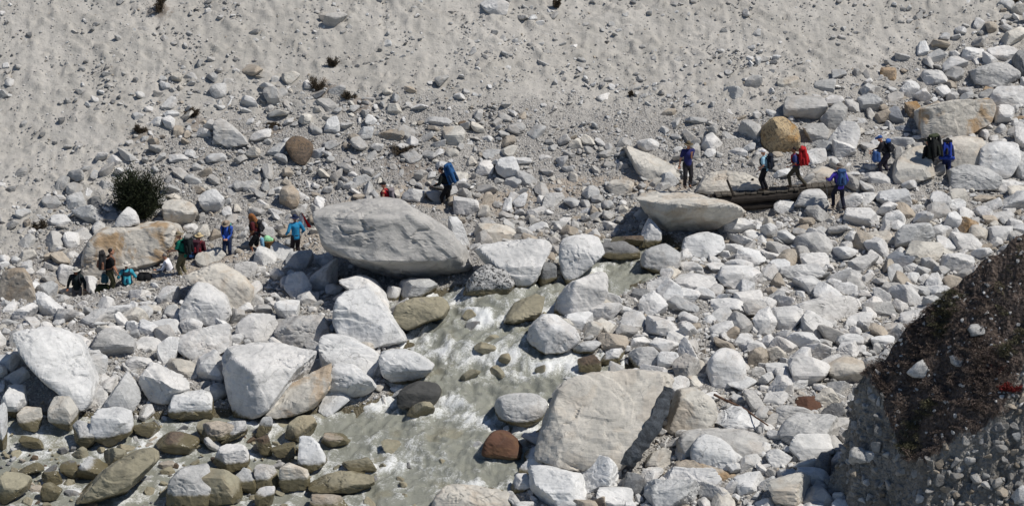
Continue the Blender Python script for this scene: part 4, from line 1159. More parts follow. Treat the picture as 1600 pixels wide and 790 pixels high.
def bank_rock(u0, v0, u1, v1, tone, label):
    h = bank_hit((u0 + u1) / 2, (v0 + v1) / 2 + (v1 - v0) * .2)
    if not h: return
    rnd = random.Random(int(u0 * 31 + v0))
    dep = proj(*h)[2]
    a, c = (u1 - u0) / 2 / FPX * dep, (v1 - v0) / 2 / FPX * dep
    V, F = rock_shape(rnd, jitter_poly(rnd, 'a'), 4, 45, (a, (a + c) * .45, c), 1.1)
    W = V[:, 0:1] * RIGHT + V[:, 1:2] * FWD + V[:, 2:3] * UP
    W[:, 2] -= W[:, 2].min()
    o = link('boulder', np_mesh('boulder', W, F), M_ROCK)
    ctr = np.array(at((u0 + u1) / 2, (v0 + v1) / 2, h[1] + 0.05)); o.location = ctr - np.array([0, 0, c * CP])
    t = TONE[tone]; o['tint'] = (t[0] * .85, t[1] * .85, t[2] * .85); o['stain'] = 0.0; o['lichen'] = 0.35
    tag(o, label, 'boulder', 'rocks in the dark earth bank')
bank_rock(1416, 562, 1460, 591, 'w', 'pale boulder bedded in the heather of the dark bank, left of the red leaves')
bank_rock(1484, 554, 1513, 573, 'w', 'smaller pale rock in the heather between the pale boulder and the red leaves')
bank_rock(1326, 699, 1354, 728, 'g', 'grey rock sticking out of the lower left face of the dark bank')
bank_rock(1540, 656, 1578, 682, 'd', 'dark rock under the heather edge at the right of the bank')
bank_rock(1580, 758, 1606, 792, 'w', 'white rock in the bottom right corner of the photo')
bank_rock(1512, 508, 1545, 530, 'g', 'broken pale rock near the top of the heather bank')
bank_rock(1352, 706, 1374, 724, 'w', 'small white rock just right of the grey one in the bank face')

# heather and dwarf shrubs: leafy clumps too many to count
def clump_mesh(name, seed, nl, w, h, leaf, mat, up=0.6):
    r_ = np.random.RandomState(seed)
    a = r_.uniform(0, 6.283, nl); rr = np.sqrt(r_.uniform(0, 1, nl)) * w; zz = r_.uniform(0, 1, nl) ** .7 * h * (1 - (rr / w) ** 2 * .6)
    C = np.stack([np.cos(a) * rr, np.sin(a) * rr, zz], 1)
    dv = r_.normal(size=(nl, 3)) * .6 + C / max(w, h) + np.array([0, 0, up]); dv /= np.linalg.norm(dv, axis=1)[:, None]
    sv = np.cross(dv, r_.normal(size=(nl, 3))); sv /= np.linalg.norm(sv, axis=1)[:, None]
    L = leaf * r_.uniform(.6, 1.4, nl)[:, None]
    V = np.stack([C - sv * L * .22, C + sv * L * .22, C + dv * L + sv * L * .12, C + dv * L - sv * L * .12], 1).reshape(-1, 3)
    me = np_mesh(name, V, np.arange(nl * 4).reshape(-1, 4), smooth=False)
    me.materials.append(mat)
    return me
M_HEATH = leaf_material('heather_leaves', (0.075, 0.06, 0.05), (0.20, 0.15, 0.125))
M_HEATH2 = leaf_material('olive_leaves', (0.06, 0.06, 0.035), (0.15, 0.135, 0.08))
M_RED = leaf_material('red_leaves', (0.10, 0.014, 0.012), (0.22, 0.03, 0.025))
M_DARK = leaf_material('juniper_leaves', (0.010, 0.014, 0.008), (0.045, 0.055, 0.026))
M_BROWN = leaf_material('dry_twigs', (0.045, 0.035, 0.024), (0.12, 0.09, 0.06))
M_BARK = simple_material('bark', (0.09, 0.07, 0.05), 0.9)
hs = [clump_mesh('heather_clump', 50 + k, 330, .19, .12, .030, M_HEATH if k < 4 else M_HEATH2) for k in range(6)]
n = 30000
x = ers.uniform(ex[0], 15.5, n); dd = ers.uniform(-0.5, 4.6, n); y = EB_Y - dd
ji = np.clip(((y - ey[0]) / 0.055).astype(int), 0, ny_ - 1); xi = np.clip(((x - ex[0]) / 0.05).astype(int), 0, nx_ - 1)
z = EZ[ji, xi]; hh = heath.reshape(EX.shape)[ji, xi]
q = fbm(np.stack([x * 0.9, y * 0.9, z * 0], 1), 3)
mm = (hh > 0.4) & (ers.uniform(0, 1, n) < 0.01 + 0.16 * sstep(-.15, .45, q))
x, y, z, q = x[mm], y[mm], z[mm], q[mm]
sc = np.repeat(ers.uniform(.5, 1.6, len(x))[:, None], 3, 1) * np.array([1, 1, .6])
ro = np.stack([ers.uniform(.1, .6, len(x)), ers.uniform(-.3, .3, len(x)), ers.uniform(0, 6.28, len(x))], 1)
q2 = pnoise(np.stack([x * 0.7, y * 0.7, x * 0 + 9], 1))
pk = np.where(q2 > 0.22, ers.randint(4, 6, len(x)), ers.randint(0, 4, len(x)))
o = gn_scatter('heather', np.stack([x, y, z - .02], 1), sc, ro, pk, np.zeros((len(x), 3)), sources('heather_clump', hs))
tag(o, 'dark brown heather and dwarf shrubs covering the top of the bank', 'heather', kind='stuff')

def shrub(name, loc, w, h, nl, leaf, mat, label, group=None, seed=1, lobes=None, cat='shrub'):
    """a small bush: a few bent stems and leaf sprays set along them"""
    t = empty(name, loc)
    tag(t, label, cat, group)
    r_ = random.Random(seed)
    bm = bmesh.new()
    tips = []
    for k in range(lobes or 7):
        a = r_.uniform(0, 6.283); e = r_.uniform(.25, 1.25)
        p0 = Vector((r_.uniform(-.1, .1) * w, r_.uniform(-.1, .1) * w, -0.03)); dirv = Vector((math.cos(a) * math.cos(e) * w, math.sin(a) * math.cos(e) * w * .7, math.sin(e) * h))
        pts = [p0 + dirv * s + Vector((r_.uniform(-1, 1), r_.uniform(-1, 1), r_.uniform(-.5, .5))) * .07 * w * s for s in (0, .35, .7, 1.0)]
        for i in range(3): bar(bm, pts[i], pts[i + 1], .028 * h * (1 - i * .28) + .004, .028 * h * (1 - (i + 1) * .28) + .004, 5)
        tips += pts[1:]
    me = bpy.data.meshes.new('stems'); bm.to_mesh(me); bm.free()
    link('stems', me, M_BARK, t)
    n_r = np.random.RandomState(seed)
    T = np.array([p[:] for p in tips]); ci = n_r.randint(0, len(T), nl)
    C = T[ci] * n_r.uniform(.55, 1.05, (nl, 1)) + n_r.normal(size=(nl, 3)) * np.array([.13 * w, .11 * w, .10 * h])
    C[:, 2] = np.maximum(C[:, 2], 0.0)
    dv = C / np.array([w, w, h]) + n_r.normal(size=(nl, 3)) * .5 + np.array([0, 0, .35]); dv /= np.linalg.norm(dv, axis=1)[:, None]
    sv = np.cross(dv, n_r.normal(size=(nl, 3))); sv /= np.linalg.norm(sv, axis=1)[:, None]
    L = leaf * n_r.uniform(.5, 1.4, nl)[:, None]
    V = np.stack([C - sv * L * .18, C + sv * L * .18, C + dv * L + sv * L * .10, C + dv * L - sv * L * .10], 1).reshape(-1, 3)
    link('foliage', np_mesh('foliage', V, np.arange(nl * 4).reshape(-1, 4), smooth=False), mat, t)
    return t

def ring(c, ax, r, n, ref=None):
    ax = ax.normalized()
    s = ax.orthogonal().normalized(); t = ax.cross(s)
    return [c + (s * math.cos(2 * math.pi * k / n) + t * math.sin(2 * math.pi * k / n)) * r for k in range(n)]
def bar(bm, a, b, r0, r1, n=8):
    a, b = Vector(a), Vector(b); ax = (b - a)
    if ax.length < 1e-6: return
    A = [bm.verts.new(p) for p in ring(a, ax, r0, n)]; Bv = [bm.verts.new(p) for p in ring(b, ax, r1, n)]
    for k in range(n): bm.faces.new((A[k], A[(k + 1) % n], Bv[(k + 1) % n], Bv[k]))
    bm.faces.new(A[::-1]); bm.faces.new(Bv)
def box(bm, c, size, rot=None, jit=0.0, rnd=None):
    vs = []
    for sx in (-1, 1):
        for sy in (-1, 1):
            for sz in (-1, 1):
                p = Vector((sx * size[0] / 2, sy * size[1] / 2, sz * size[2] / 2))
                if jit: p += Vector((rnd.uniform(-1, 1), rnd.uniform(-1, 1), rnd.uniform(-1, 1))) * jit
                if rot is not None: p = rot @ p
                vs.append(bm.verts.new(Vector(c) + p))
    for f in ((0, 1, 3, 2), (4, 6, 7, 5), (0, 4, 5, 1), (2, 3, 7, 6), (0, 2, 6, 4), (1, 5, 7, 3)):
        bm.faces.new([vs[i] for i in f])
def mesh_of(bm, name, mat, parent=None, smooth=False, bevel=0.0):
    bmesh.ops.recalc_face_normals(bm, faces=bm.faces[:])
    if bevel: bmesh.ops.bevel(bm, geom=bm.edges[:] + bm.verts[:], offset=bevel, segments=1, affect='EDGES', profile=.5)
    me = bpy.data.meshes.new(name); bm.to_mesh(me); bm.free()
    if smooth:
        me.polygons.foreach_set('use_smooth', [True] * len(me.polygons))
    return link(name, me, mat, parent)

# bushes on the slope
def g_at(u, v):
    x, y, z = hit(u, v); return Vector((x, y, float(surf(np.array([x]), np.array([y]))[0])))
p = g_at(214, 348)
big = shrub('bush', p, 1.2, 1.75, 26000, .075, M_DARK, 'big dark green juniper bush standing on the slope behind the stained boulder', seed=5, lobes=16, cat='bush')
side = [(302, 190, .30, .38, 'dark brown tuft beside a round stone at upper left, nearest the pale wedge'), (216, 217, .32, .32, 'dark tuft on the slope above the dark green bush'),
        (495, 150, .50, .55, 'widest dark brown shrub on the slope at upper centre left'), (521, 112, .30, .42, 'small dark shrub topmost of the three at upper centre left'),
        (546, 163, .34, .30, 'low brown shrub lowest of the three at upper centre left'), (625, 248, .55, .40, 'dark brown shrub hanging in the bank above the red vested hiker'),
        (250, 28, .34, .75, 'dry dark tuft by the ledge at the top left'), (62, 364, .30, .36, 'brown tuft among the stones at far left'), (870, 20, .22, .5, 'dark tuft at the top centre of the slope'),
        (986, 158, .14, .2, 'tiny dark tuft beside a pale stone on the middle slope'), (1580, 12, .25, .3, 'small dark tuft at the top right corner'), (424, 205, .34, .18, 'flat brown tuft left of the lone dark brown boulder')]
for k, (u, v, w, h, lab) in enumerate(side):
    shrub('shrub', g_at(u, v), w, h, 1500, .06, M_BROWN, lab, 'dry shrubs on the slope', seed=30 + k, lobes=6)
for k, (u, v, w, h, lab) in enumerate(((1560, 584, .26, .30, 'bright red leaved shrub on the dark bank, upper of the two red ones'), (1582, 610, .26, .26, 'red leaved shrub on the dark bank, lower right of the brighter one'))):
    hp = bank_hit(u, v)
    if hp: shrub('red_shrub', Vector(hp), w * 1.5, h * .9, 1300, .055, M_RED, lab, 'red shrubs on the bank', seed=60 + k)

# ------------------------------------------------------------------ the footbridge
M_WOOD = simple_material('weathered_wood', (0.085, 0.074, 0.06), 0.85, .35, 5.0, .5, .02)
M_WOOD2 = simple_material('dark_timber', (0.028, 0.023, 0.019), 0.85, .35, 5.0, .5, .02)
BY = 106.1
pl_, pr_ = wpt(1122, 304, BY), wpt(1298, 288, BY + 0.2)
bridge = empty('footbridge', pl_)
tag(bridge, 'narrow wooden plank footbridge on dark timbers with hikers crossing it', 'bridge')
span = pr_ - pl_; L = span.length; axb = span.normalized()
rotb = Matrix(((axb.x, -axb.y, 0), (axb.y, axb.x, 0), (axb.z, 0, 1)))
brnd = random.Random(3)
for k, (oy, oz, th, x0, x1) in enumerate(((-.24, -.17, .33, -.25, L + .2), (-.22, -.48, .31, .35, L - .9), (.0, -.17, .26, -.2, L + .25), (.26, -.17, .26, -.3, L + .15), (.25, -.44, .24, .2, L - .6))):
    bm = bmesh.new()
    seg = 7
    for i in range(seg):
        a = axb * (x0 + (x1 - x0) * i / seg) + Vector((0, oy, oz)); b = axb * (x0 + (x1 - x0) * (i + 1) / seg) + Vector((0, oy, oz))
        sag = lambda t: Vector((0, 0, -.05 * math.sin(math.pi * t)))
        bar(bm, a + sag(i / seg), b + sag((i + 1) / seg), th / 2 * brnd.uniform(.92, 1.05), th / 2 * brnd.uniform(.92, 1.05), 10)
    mesh_of(bm, 'log_beam', M_WOOD2, bridge)
xx = -0.1
while xx < L + 0.05:
    w = brnd.uniform(.16, .26)
    bm = bmesh.new()
    t = xx / L
    box(bm, axb * (xx + w / 2) + Vector((0, brnd.uniform(-.06, .06), .035 + brnd.uniform(-.008, .012) - .05 * math.sin(math.pi * min(max(t, 0), 1)))), (w, 0.60 + brnd.uniform(-.10, .08), .055), rotb @ Matrix.Rotation(brnd.uniform(-.05, .05), 3, 'Z') @ Matrix.Rotation(brnd.uniform(-.03, .03), 3, 'Y'), .006, brnd)
    mesh_of(bm, 'plank', M_WOOD, bridge)
    xx += w + brnd.uniform(.012, .03)
for (u0, v0, u1, v1, r) in ((1136, 281, 1146, 301, .05), (1176, 279, 1176, 297, .055), (1299, 276, 1301, 304, .055)):
    Yp = BY + (0.5 if u0 != 1136 else -.35)
    bm = bmesh.new(); bar(bm, wpt(u0, v0, Yp) - pl_, wpt(u1, v1 + 4, Yp) - pl_, r * .85, r, 8)
    mesh_of(bm, 'post', M_WOOD2, bridge)
# dark vein and the root by the cracked boulder
ck = next(r for r in ROCKS if r['land'] == 'the cracked foreground boulder')
cro = next(o for o in COL.objects if o.get('label') == ck['label'])
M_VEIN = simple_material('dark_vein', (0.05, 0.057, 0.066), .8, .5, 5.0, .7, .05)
_cv = ck['V'] + np.array(ck['org']); _cu, _cvv, _cd = proj(_cv[:, 0], _cv[:, 1], _cv[:, 2])
def front_of(u, v):
    m_ = np.hypot(_cu - u, _cvv - v); k = np.argsort(m_)[:60]
    return float(_cv[k[np.argmin(_cd[k])], 1])
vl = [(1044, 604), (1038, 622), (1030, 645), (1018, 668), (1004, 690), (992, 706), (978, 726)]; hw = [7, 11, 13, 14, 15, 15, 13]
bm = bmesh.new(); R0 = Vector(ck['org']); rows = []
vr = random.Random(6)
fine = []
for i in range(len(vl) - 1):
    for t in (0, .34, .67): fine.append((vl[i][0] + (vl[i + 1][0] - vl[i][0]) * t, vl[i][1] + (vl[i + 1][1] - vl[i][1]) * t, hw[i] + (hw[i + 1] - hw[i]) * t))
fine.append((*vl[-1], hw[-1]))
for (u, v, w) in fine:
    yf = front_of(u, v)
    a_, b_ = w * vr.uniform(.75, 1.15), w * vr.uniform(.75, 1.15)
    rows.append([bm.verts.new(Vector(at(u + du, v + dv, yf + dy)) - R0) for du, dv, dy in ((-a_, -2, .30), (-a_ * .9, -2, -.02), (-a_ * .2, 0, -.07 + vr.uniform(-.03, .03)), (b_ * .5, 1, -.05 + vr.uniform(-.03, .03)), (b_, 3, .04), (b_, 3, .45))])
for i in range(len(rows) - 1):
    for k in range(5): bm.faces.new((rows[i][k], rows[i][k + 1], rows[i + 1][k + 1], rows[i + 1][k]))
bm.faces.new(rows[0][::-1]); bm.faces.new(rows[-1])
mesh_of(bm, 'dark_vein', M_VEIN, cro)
bm = bmesh.new()
rp = [Vector(at(u, v, hit(u, v + 18)[1] - .25)) for u, v in ((1116, 616), (1132, 624), (1150, 632), (1166, 640), (1182, 652), (1200, 664))]
for i in range(len(rp) - 1): bar(bm, rp[i] - rp[0], rp[i + 1] - rp[0], .045 - .004 * i, .041 - .004 * i, 7)
for i in (1, 2, 3): bar(bm, rp[i] - rp[0], rp[i] - rp[0] + Vector((.25, -.05, .12 - .1 * i)), .02, .008, 5)
o = mesh_of(bm, 'driftwood', simple_material('driftwood', (.13, .075, .05), .85), smooth=True); o.location = rp[0]
tag(o, 'thin brown root lying across the rocks right of the dark vein', 'root')
# ------------------------------------------------------------------ people
_mats = {}
def cloth(c, rough=0.85):
    key = tuple(c)
    if key not in _mats:
        _mats[key] = simple_material('fabric', lin(*c), rough, .22, 7.0, .35, .02, .2)
    return _mats[key]
M_SKIN = simple_material('skin', lin(176, 128, 104), .6, .08, 6.0, .1, .005, .35)
M_SKIN2 = simple_material('brown_skin', lin(132, 88, 66), .6, .08, 6.0, .1, .005, .35)
M_HAIR = simple_material('hair', lin(38, 30, 26), .7, .3, 30.0, .4, .01)
M_GREYHAIR = simple_material('grey_hair', lin(140, 132, 124), .7, .25, 30.0, .4, .01)
M_BOOT = simple_material('boot_leather', lin(74, 62, 52), .75, .25, 9.0, .3, .01)
M_EYE = simple_material('eye_dark', lin(25, 20, 18), .3, .1)
M_METAL = simple_material('pole_metal', lin(120, 122, 126), .4, .1); M_METAL.node_tree.nodes['Principled BSDF'].inputs['Metallic'].default_value = .6
M_WICKER = simple_material('wicker', lin(140, 104, 66), .85, .4, 14.0, .7, .02)

def capsule(VF, a, b, r0, r1, sy=1.0, n=12):
    a = np.array(a, float); b = np.array(b, float)
    ax = b - a; L = np.linalg.norm(ax)
    if L < 1e-5: ax = np.array([0, 0, 1.]); L = 1e-5
    ax = ax / L
    ref = np.array([1, 0, 0.]) if abs(ax[0]) < .8 else np.array([0, 1, 0.])
    s = ref - ax * (ref @ ax); s /= np.linalg.norm(s); t = np.cross(ax, s)
    rows = []
    for ang in (-80, -50, -20): rows.append((a + ax * r0 * math.sin(R_(ang)), r0 * math.cos(R_(ang))))
    rows.append((a, r0)); rows.append((a * .5 + b * .5, (r0 + r1) / 2)); rows.append((b, r1))
    for ang in (20, 50, 80): rows.append((b + ax * r1 * math.sin(R_(ang)), r1 * math.cos(R_(ang))))
    base_i = sum(len(v) for v, f in VF)
    th = np.arange(n) * 2 * math.pi / n
    V = np.concatenate([c + np.outer(np.cos(th) * r, s) + np.outer(np.sin(th) * r * sy, t) for c, r in rows])
    F = []
    for i in range(len(rows) - 1):
        for k in range(n):
            F.append((base_i + i * n + k, base_i + i * n + (k + 1) % n, base_i + (i + 1) * n + (k + 1) % n, base_i + (i + 1) * n + k))
    V = np.concatenate([V, [rows[0][0]], [rows[-1][0]]])
    c0, c1 = base_i + len(rows) * n, base_i + len(rows) * n + 1
    tri = [(c0, base_i + (k + 1) % n, base_i + k, base_i + k) for k in range(0)]
    VF.append((V, F + [tuple(base_i + k for k in range(n))[::-1], tuple(base_i + (len(rows) - 1) * n + k for k in range(n))]))
def ellip(VF, c, r, rot=None):
    D, F = ico(2)
    V = D * np.array(r)
    if rot is not None: V = V @ np.array(rot).T
    b = sum(len(v) for v, f in VF)
    VF.append((V + np.array(c), [tuple(b + i for i in f) for f in F]))
def blob(name, VF, mat, parent, voxel, ratio=0.4, it=3, wr=0.0):
    V = np.concatenate([v for v, f in VF]); F = [f for v, fs in VF for f in fs]
    me = bpy.data.meshes.new(name); me.from_pydata([tuple(p) for p in V], [], F); me.update()
    o = link(name, me, mat, parent)
    md = o.modifiers.new('skin', 'REMESH'); md.mode = 'VOXEL'; md.voxel_size = voxel; md.use_smooth_shade = True
    if it:
        sm = o.modifiers.new('smooth', 'SMOOTH'); sm.factor = .5; sm.iterations = it
    if wr:
        tx = _wr_tex()
        dm = o.modifiers.new('folds', 'DISPLACE'); dm.texture = tx; dm.strength = wr; dm.mid_level = .5
    if ratio < 1:
        dc = o.modifiers.new('reduce', 'DECIMATE'); dc.ratio = ratio
    return o
def _wr_tex():
    t = bpy.data.textures.get('folds')
    if not t:
        t = bpy.data.textures.new('folds', 'CLOUDS'); t.noise_scale = .12; t.noise_depth = 2
    return t

def ik(a, b, l1, l2, pole):
    a, b, pole = Vector(a), Vector(b), Vector(pole)
    d = b - a; L = min(d.length, (l1 + l2) * .995)
    if d.length < 1e-6: d = Vector((0, 0, -1))
    d.normalize(); b = a + d * L
    x = (l1 * l1 - l2 * l2 + L * L) / (2 * L); h = math.sqrt(max(l1 * l1 - x * x, 0))
    q = pole - d * pole.dot(d)
    q = q.normalized() if q.length > 1e-6 else Vector((0, 1, 0))
    return a + d * x + q * h, b

def person(label, u, v, H, facing, Y=None, z=None, lean=8, turn=0.0, nod=0.0, arms=((-.08, .06, -.56), (.08, .06, -.56)), feet=((-.1, .0, 0), (.1, .0, 0)), seat=None,
           top=(60, 60, 70), sleeves='long', pants=(50, 48, 48), legs='long', hat=None, hatc=(150, 130, 100), hair=M_HAIR, skin=M_SKIN, boots=True, scarf=None):
    """v is the photograph row of the feet.  local frame: +Y forward, +X the person's right"""
    if Y is None: p = Vector(hit(u, v))
    else: p = wpt(u, v, Y)
    if z is not None: p.z = z
    k = H / 1.75
    root = empty('person', p, R_(facing))
    tag(root, label, 'person', 'hikers crossing the boulder field')
    S = lambda q: Vector(q) * k
    hipz = seat if seat is not None else 0.93
    maxstep = max(abs(f[1]) for f in feet)
    if seat is None: hipz -= maxstep * .22
    pel = Vector((0, 0, hipz))
    Lr = Matrix.Rotation(R_(-lean), 3, 'X')
    up = lambda q: pel + Lr @ (Vector(q) - Vector((0, 0, .93)))
    waist, chest, neck0 = up((0, 0, 1.08)), up((0, .01, 1.29)), up((0, 0, 1.46))
    hr = Matrix.Rotation(R_(turn), 3, 'Z') @ Matrix.Rotation(R_(-lean * .35 - nod), 3, 'X')
    hb = neck0 + hr @ Vector((0, .015, .07)); hc = neck0 + hr @ Vector((0, .03, .175))
    sh = [up((-.185, 0, 1.41)), up((.185, 0, 1.41))]
    hip = [pel + Vector((-.09, 0, -.02)), pel + Vector((.09, 0, -.02))]
    el, wr, kn, an = [], [], [], []
    for s in (0, 1):
        tgt = sh[s] + Vector(arms[s])
        e, w = ik(sh[s], tgt, .29, .26, (-.35 if s == 0 else .35, -1.0, -.25)); el.append(e); wr.append(w)
        ft = Vector(feet[s]) + Vector((0, -.03, .09))
        kk, a = ik(hip[s], ft, .44, .42, (-.1 if s == 0 else .1, 1.0, .05 if seat is None else .9)); kn.append(kk); an.append(a)
    B_ = []
    g = lambda q: np.array(S(q))
    capsule(B_, g(pel), g(waist), .125 * k, .115 * k); capsule(B_, g(waist), g(chest), .115 * k, .135 * k); capsule(B_, g(sh[0]), g(sh[1]), .065 * k, .065 * k)
    capsule(B_, g(chest), g(neck0), .12 * k, .06 * k); capsule(B_, g(neck0), g(hb), .056 * k, .053 * k)
    rot = np.array(hr)
    ellip(B_, g(hc), np.array((.076, .096, .118)) * k, rot)
    hp = lambda q: g(hc + hr @ Vector(q))
    ellip(B_, hp((0, .035, -.065)), np.array((.055, .062, .058)) * k, rot)
    capsule(B_, hp((0, .094, .012)), hp((0, .112, -.018)), .011 * k, .016 * k)
    for s in (-1, 1): ellip(B_, hp((s * .077, -.008, -.01)), np.array((.012, .022, .034)) * k, rot)
    for s in (0, 1):
        sg = -1 if s == 0 else 1
        capsule(B_, g(sh[s]), g(el[s]), .052 * k, .041 * k); capsule(B_, g(el[s]), g(wr[s]), .041 * k, .028 * k)
        fd = (wr[s] - el[s]).normalized(); side = Vector((1, 0, 0)) - fd * fd.x
        side = side.normalized(); nrm = fd.cross(side) * 1.0
        pa = wr[s] + fd * .075
        for o_ in (-.022, 0, .022): capsule(B_, g(wr[s] + side * o_ * .6), g(pa + side * o_ * 1.2), .015 * k, .014 * k, n=8)
        curl = nrm if nrm.y > 0 else -nrm
        for fi, (o_, ln) in enumerate(((-.034, .068), (-.012, .080), (.011, .076), (.033, .058))):
            b0 = pa + side * o_; b1 = b0 + fd * ln * .5 + curl * .012; b2 = b1 + fd * ln * .35 + curl * .035
            capsule(B_, g(b0), g(b1), .0095 * k, .009 * k, n=6); capsule(B_, g(b1), g(b2), .009 * k, .008 * k, n=6)
        tb = wr[s] + fd * .02 - side * sg * .02
        capsule(B_, g(tb), g(tb + fd * .035 - side * sg * .035 + curl * .01), .012 * k, .011 * k, n=6)
        capsule(B_, g(tb + fd * .035 - side * sg * .035 + curl * .01), g(tb + fd * .068 - side * sg * .04 + curl * .028), .011 * k, .009 * k, n=6)
        capsule(B_, g(hip[s]), g(kn[s]), .078 * k, .055 * k); capsule(B_, g(kn[s]), g(an[s]), .055 * k, .036 * k)
        capsule(B_, g(an[s]), g(an[s] + Vector((0, .13, -.05))), .036 * k, .03 * k)
    blob('body', B_, skin, root, .0105, .30, 1)
    T_ = []
    capsule(T_, g(pel + Lr @ Vector((0, 0, -.03))), g(waist), .155 * k, .150 * k); capsule(T_, g(waist), g(chest), .150 * k, .165 * k)
    capsule(T_, g(sh[0] + Vector((.03, 0, -.03))), g(sh[1] + Vector((-.03, 0, -.03))), .095 * k, .095 * k); capsule(T_, g(chest), g(neck0 + Lr @ Vector((0, 0, -.02))), .14 * k, .075 * k)
    for s in (0, 1):
        if sleeves == 'none': continue
        if sleeves == 'short':
            capsule(T_, g(sh[s]), g(sh[s].lerp(el[s], .72)), .076 * k, .068 * k)
        else:
            capsule(T_, g(sh[s]), g(el[s]), .076 * k, .064 * k); capsule(T_, g(el[s]), g(el[s].lerp(wr[s], .95)), .064 * k, .046 * k)
    blob('jacket' if sleeves == 'long' else 'shirt', T_, cloth(top), root, .016, .5, 3, .02)
    P_ = []
    capsule(P_, g(pel + Vector((0, 0, .06))), g(pel + Vector((0, 0, -.06))), .15 * k, .15 * k)
    for s in (0, 1):
        if legs == 'long':
            capsule(P_, g(hip[s]), g(kn[s]), .108 * k, .082 * k); capsule(P_, g(kn[s]), g(an[s] + Vector((0, 0, .02))), .08 * k, .066 * k)
        else:
            capsule(P_, g(hip[s]), g(kn[s].lerp(hip[s], .05)), .110 * k, .098 * k)
    blob('trousers' if legs == 'long' else 'shorts', P_, cloth(pants), root, .016, .5, 3, .02)
    for s in (0, 1):
        b_ = []
        a = an[s]
        capsule(b_, g(a + Vector((0, 0, .04))), g(a), .055 * k, .055 * k); capsule(b_, g(a + Vector((0, -.02, -.045))), g(a + Vector((0, .16, -.055))), .046 * k, .04 * k)
        blob('boot', b_, M_BOOT, root, .014, .6, 1)
    for s in (-1, 1):
        E = []; ellip(E, hp((s * .031, .086, .012)), np.array((.012, .008, .008)) * k)
        me = np_mesh('eye', E[0][0], np.array(E[0][1])); link('eye', me, M_EYE, root)
    if hat == 'cap':
        h_ = []; ellip(h_, hp((0, -.008, .05)), np.array((.09, .106, .085)) * k, rot); capsule(h_, hp((0, .08, .045)), hp((0, .15, .03)), .05 * k, .045 * k)
        blob('cap', h_, cloth(hatc), root, .013, .6, 1)
    elif hat == 'brim':
        h_ = []; ellip(h_, hp((0, -.005, .07)), np.array((.092, .105, .09)) * k, rot)
        blob('hat', h_, cloth(hatc), root, .013, .6, 1)
        bm = bmesh.new(); nn = 24; rg = []
        for rr, zz in ((.085, .045), (.175, .028), (.178, .018), (.085, .033)):
            rg.append([bm.verts.new(S(hc + hr @ Vector((math.cos(6.2832 * i / nn) * rr, math.sin(6.2832 * i / nn) * rr * 1.08 - .005, zz + .012 * math.cos(12.566 * i / nn))))) for i in range(nn)])
        for a in range(4):
            for i in range(nn): bm.faces.new((rg[a][i], rg[a][(i + 1) % nn], rg[(a + 1) % 4][(i + 1) % nn], rg[(a + 1) % 4][i]))
        mesh_of(bm, 'hat_brim', cloth(hatc), root, True)
    else:
        h_ = []; ellip(h_, hp((0, -.022, .035)), np.array((.085, .095, .098)) * k, rot)
        blob('hair', h_, hair, root, .013, .6, 1)
    if scarf:
        c_ = []
        ellip(c_, hp((0, -.03, .04)), np.array((.105, .12, .115)) * k, rot)
        capsule(c_, hp((0, -.08, .02)), g(up((0, -.13, 1.30))), .10 * k, .13 * k); capsule(c_, hp((.0, .03, -.09)), g(up((0.0, .16, 1.15))), .055 * k, .075 * k); capsule(c_, g(up((0, .16, 1.15))), g(up((.02, .19, .95))), .075 * k, .05 * k)
        blob('head_scarf', c_, cloth(scarf), root, .015, .6, 2, .015)
    root['_k'] = k
    M = Matrix.Translation(p) @ Matrix.Rotation(R_(facing), 4, 'Z')
    info = dict(root=root, k=k, M=M, Lr=Lr, up=up, S=S, wr=wr, sh=sh, facing=facing, chest=chest, pel=pel, hc=hc, el=el)
    del root['_k']
    return info

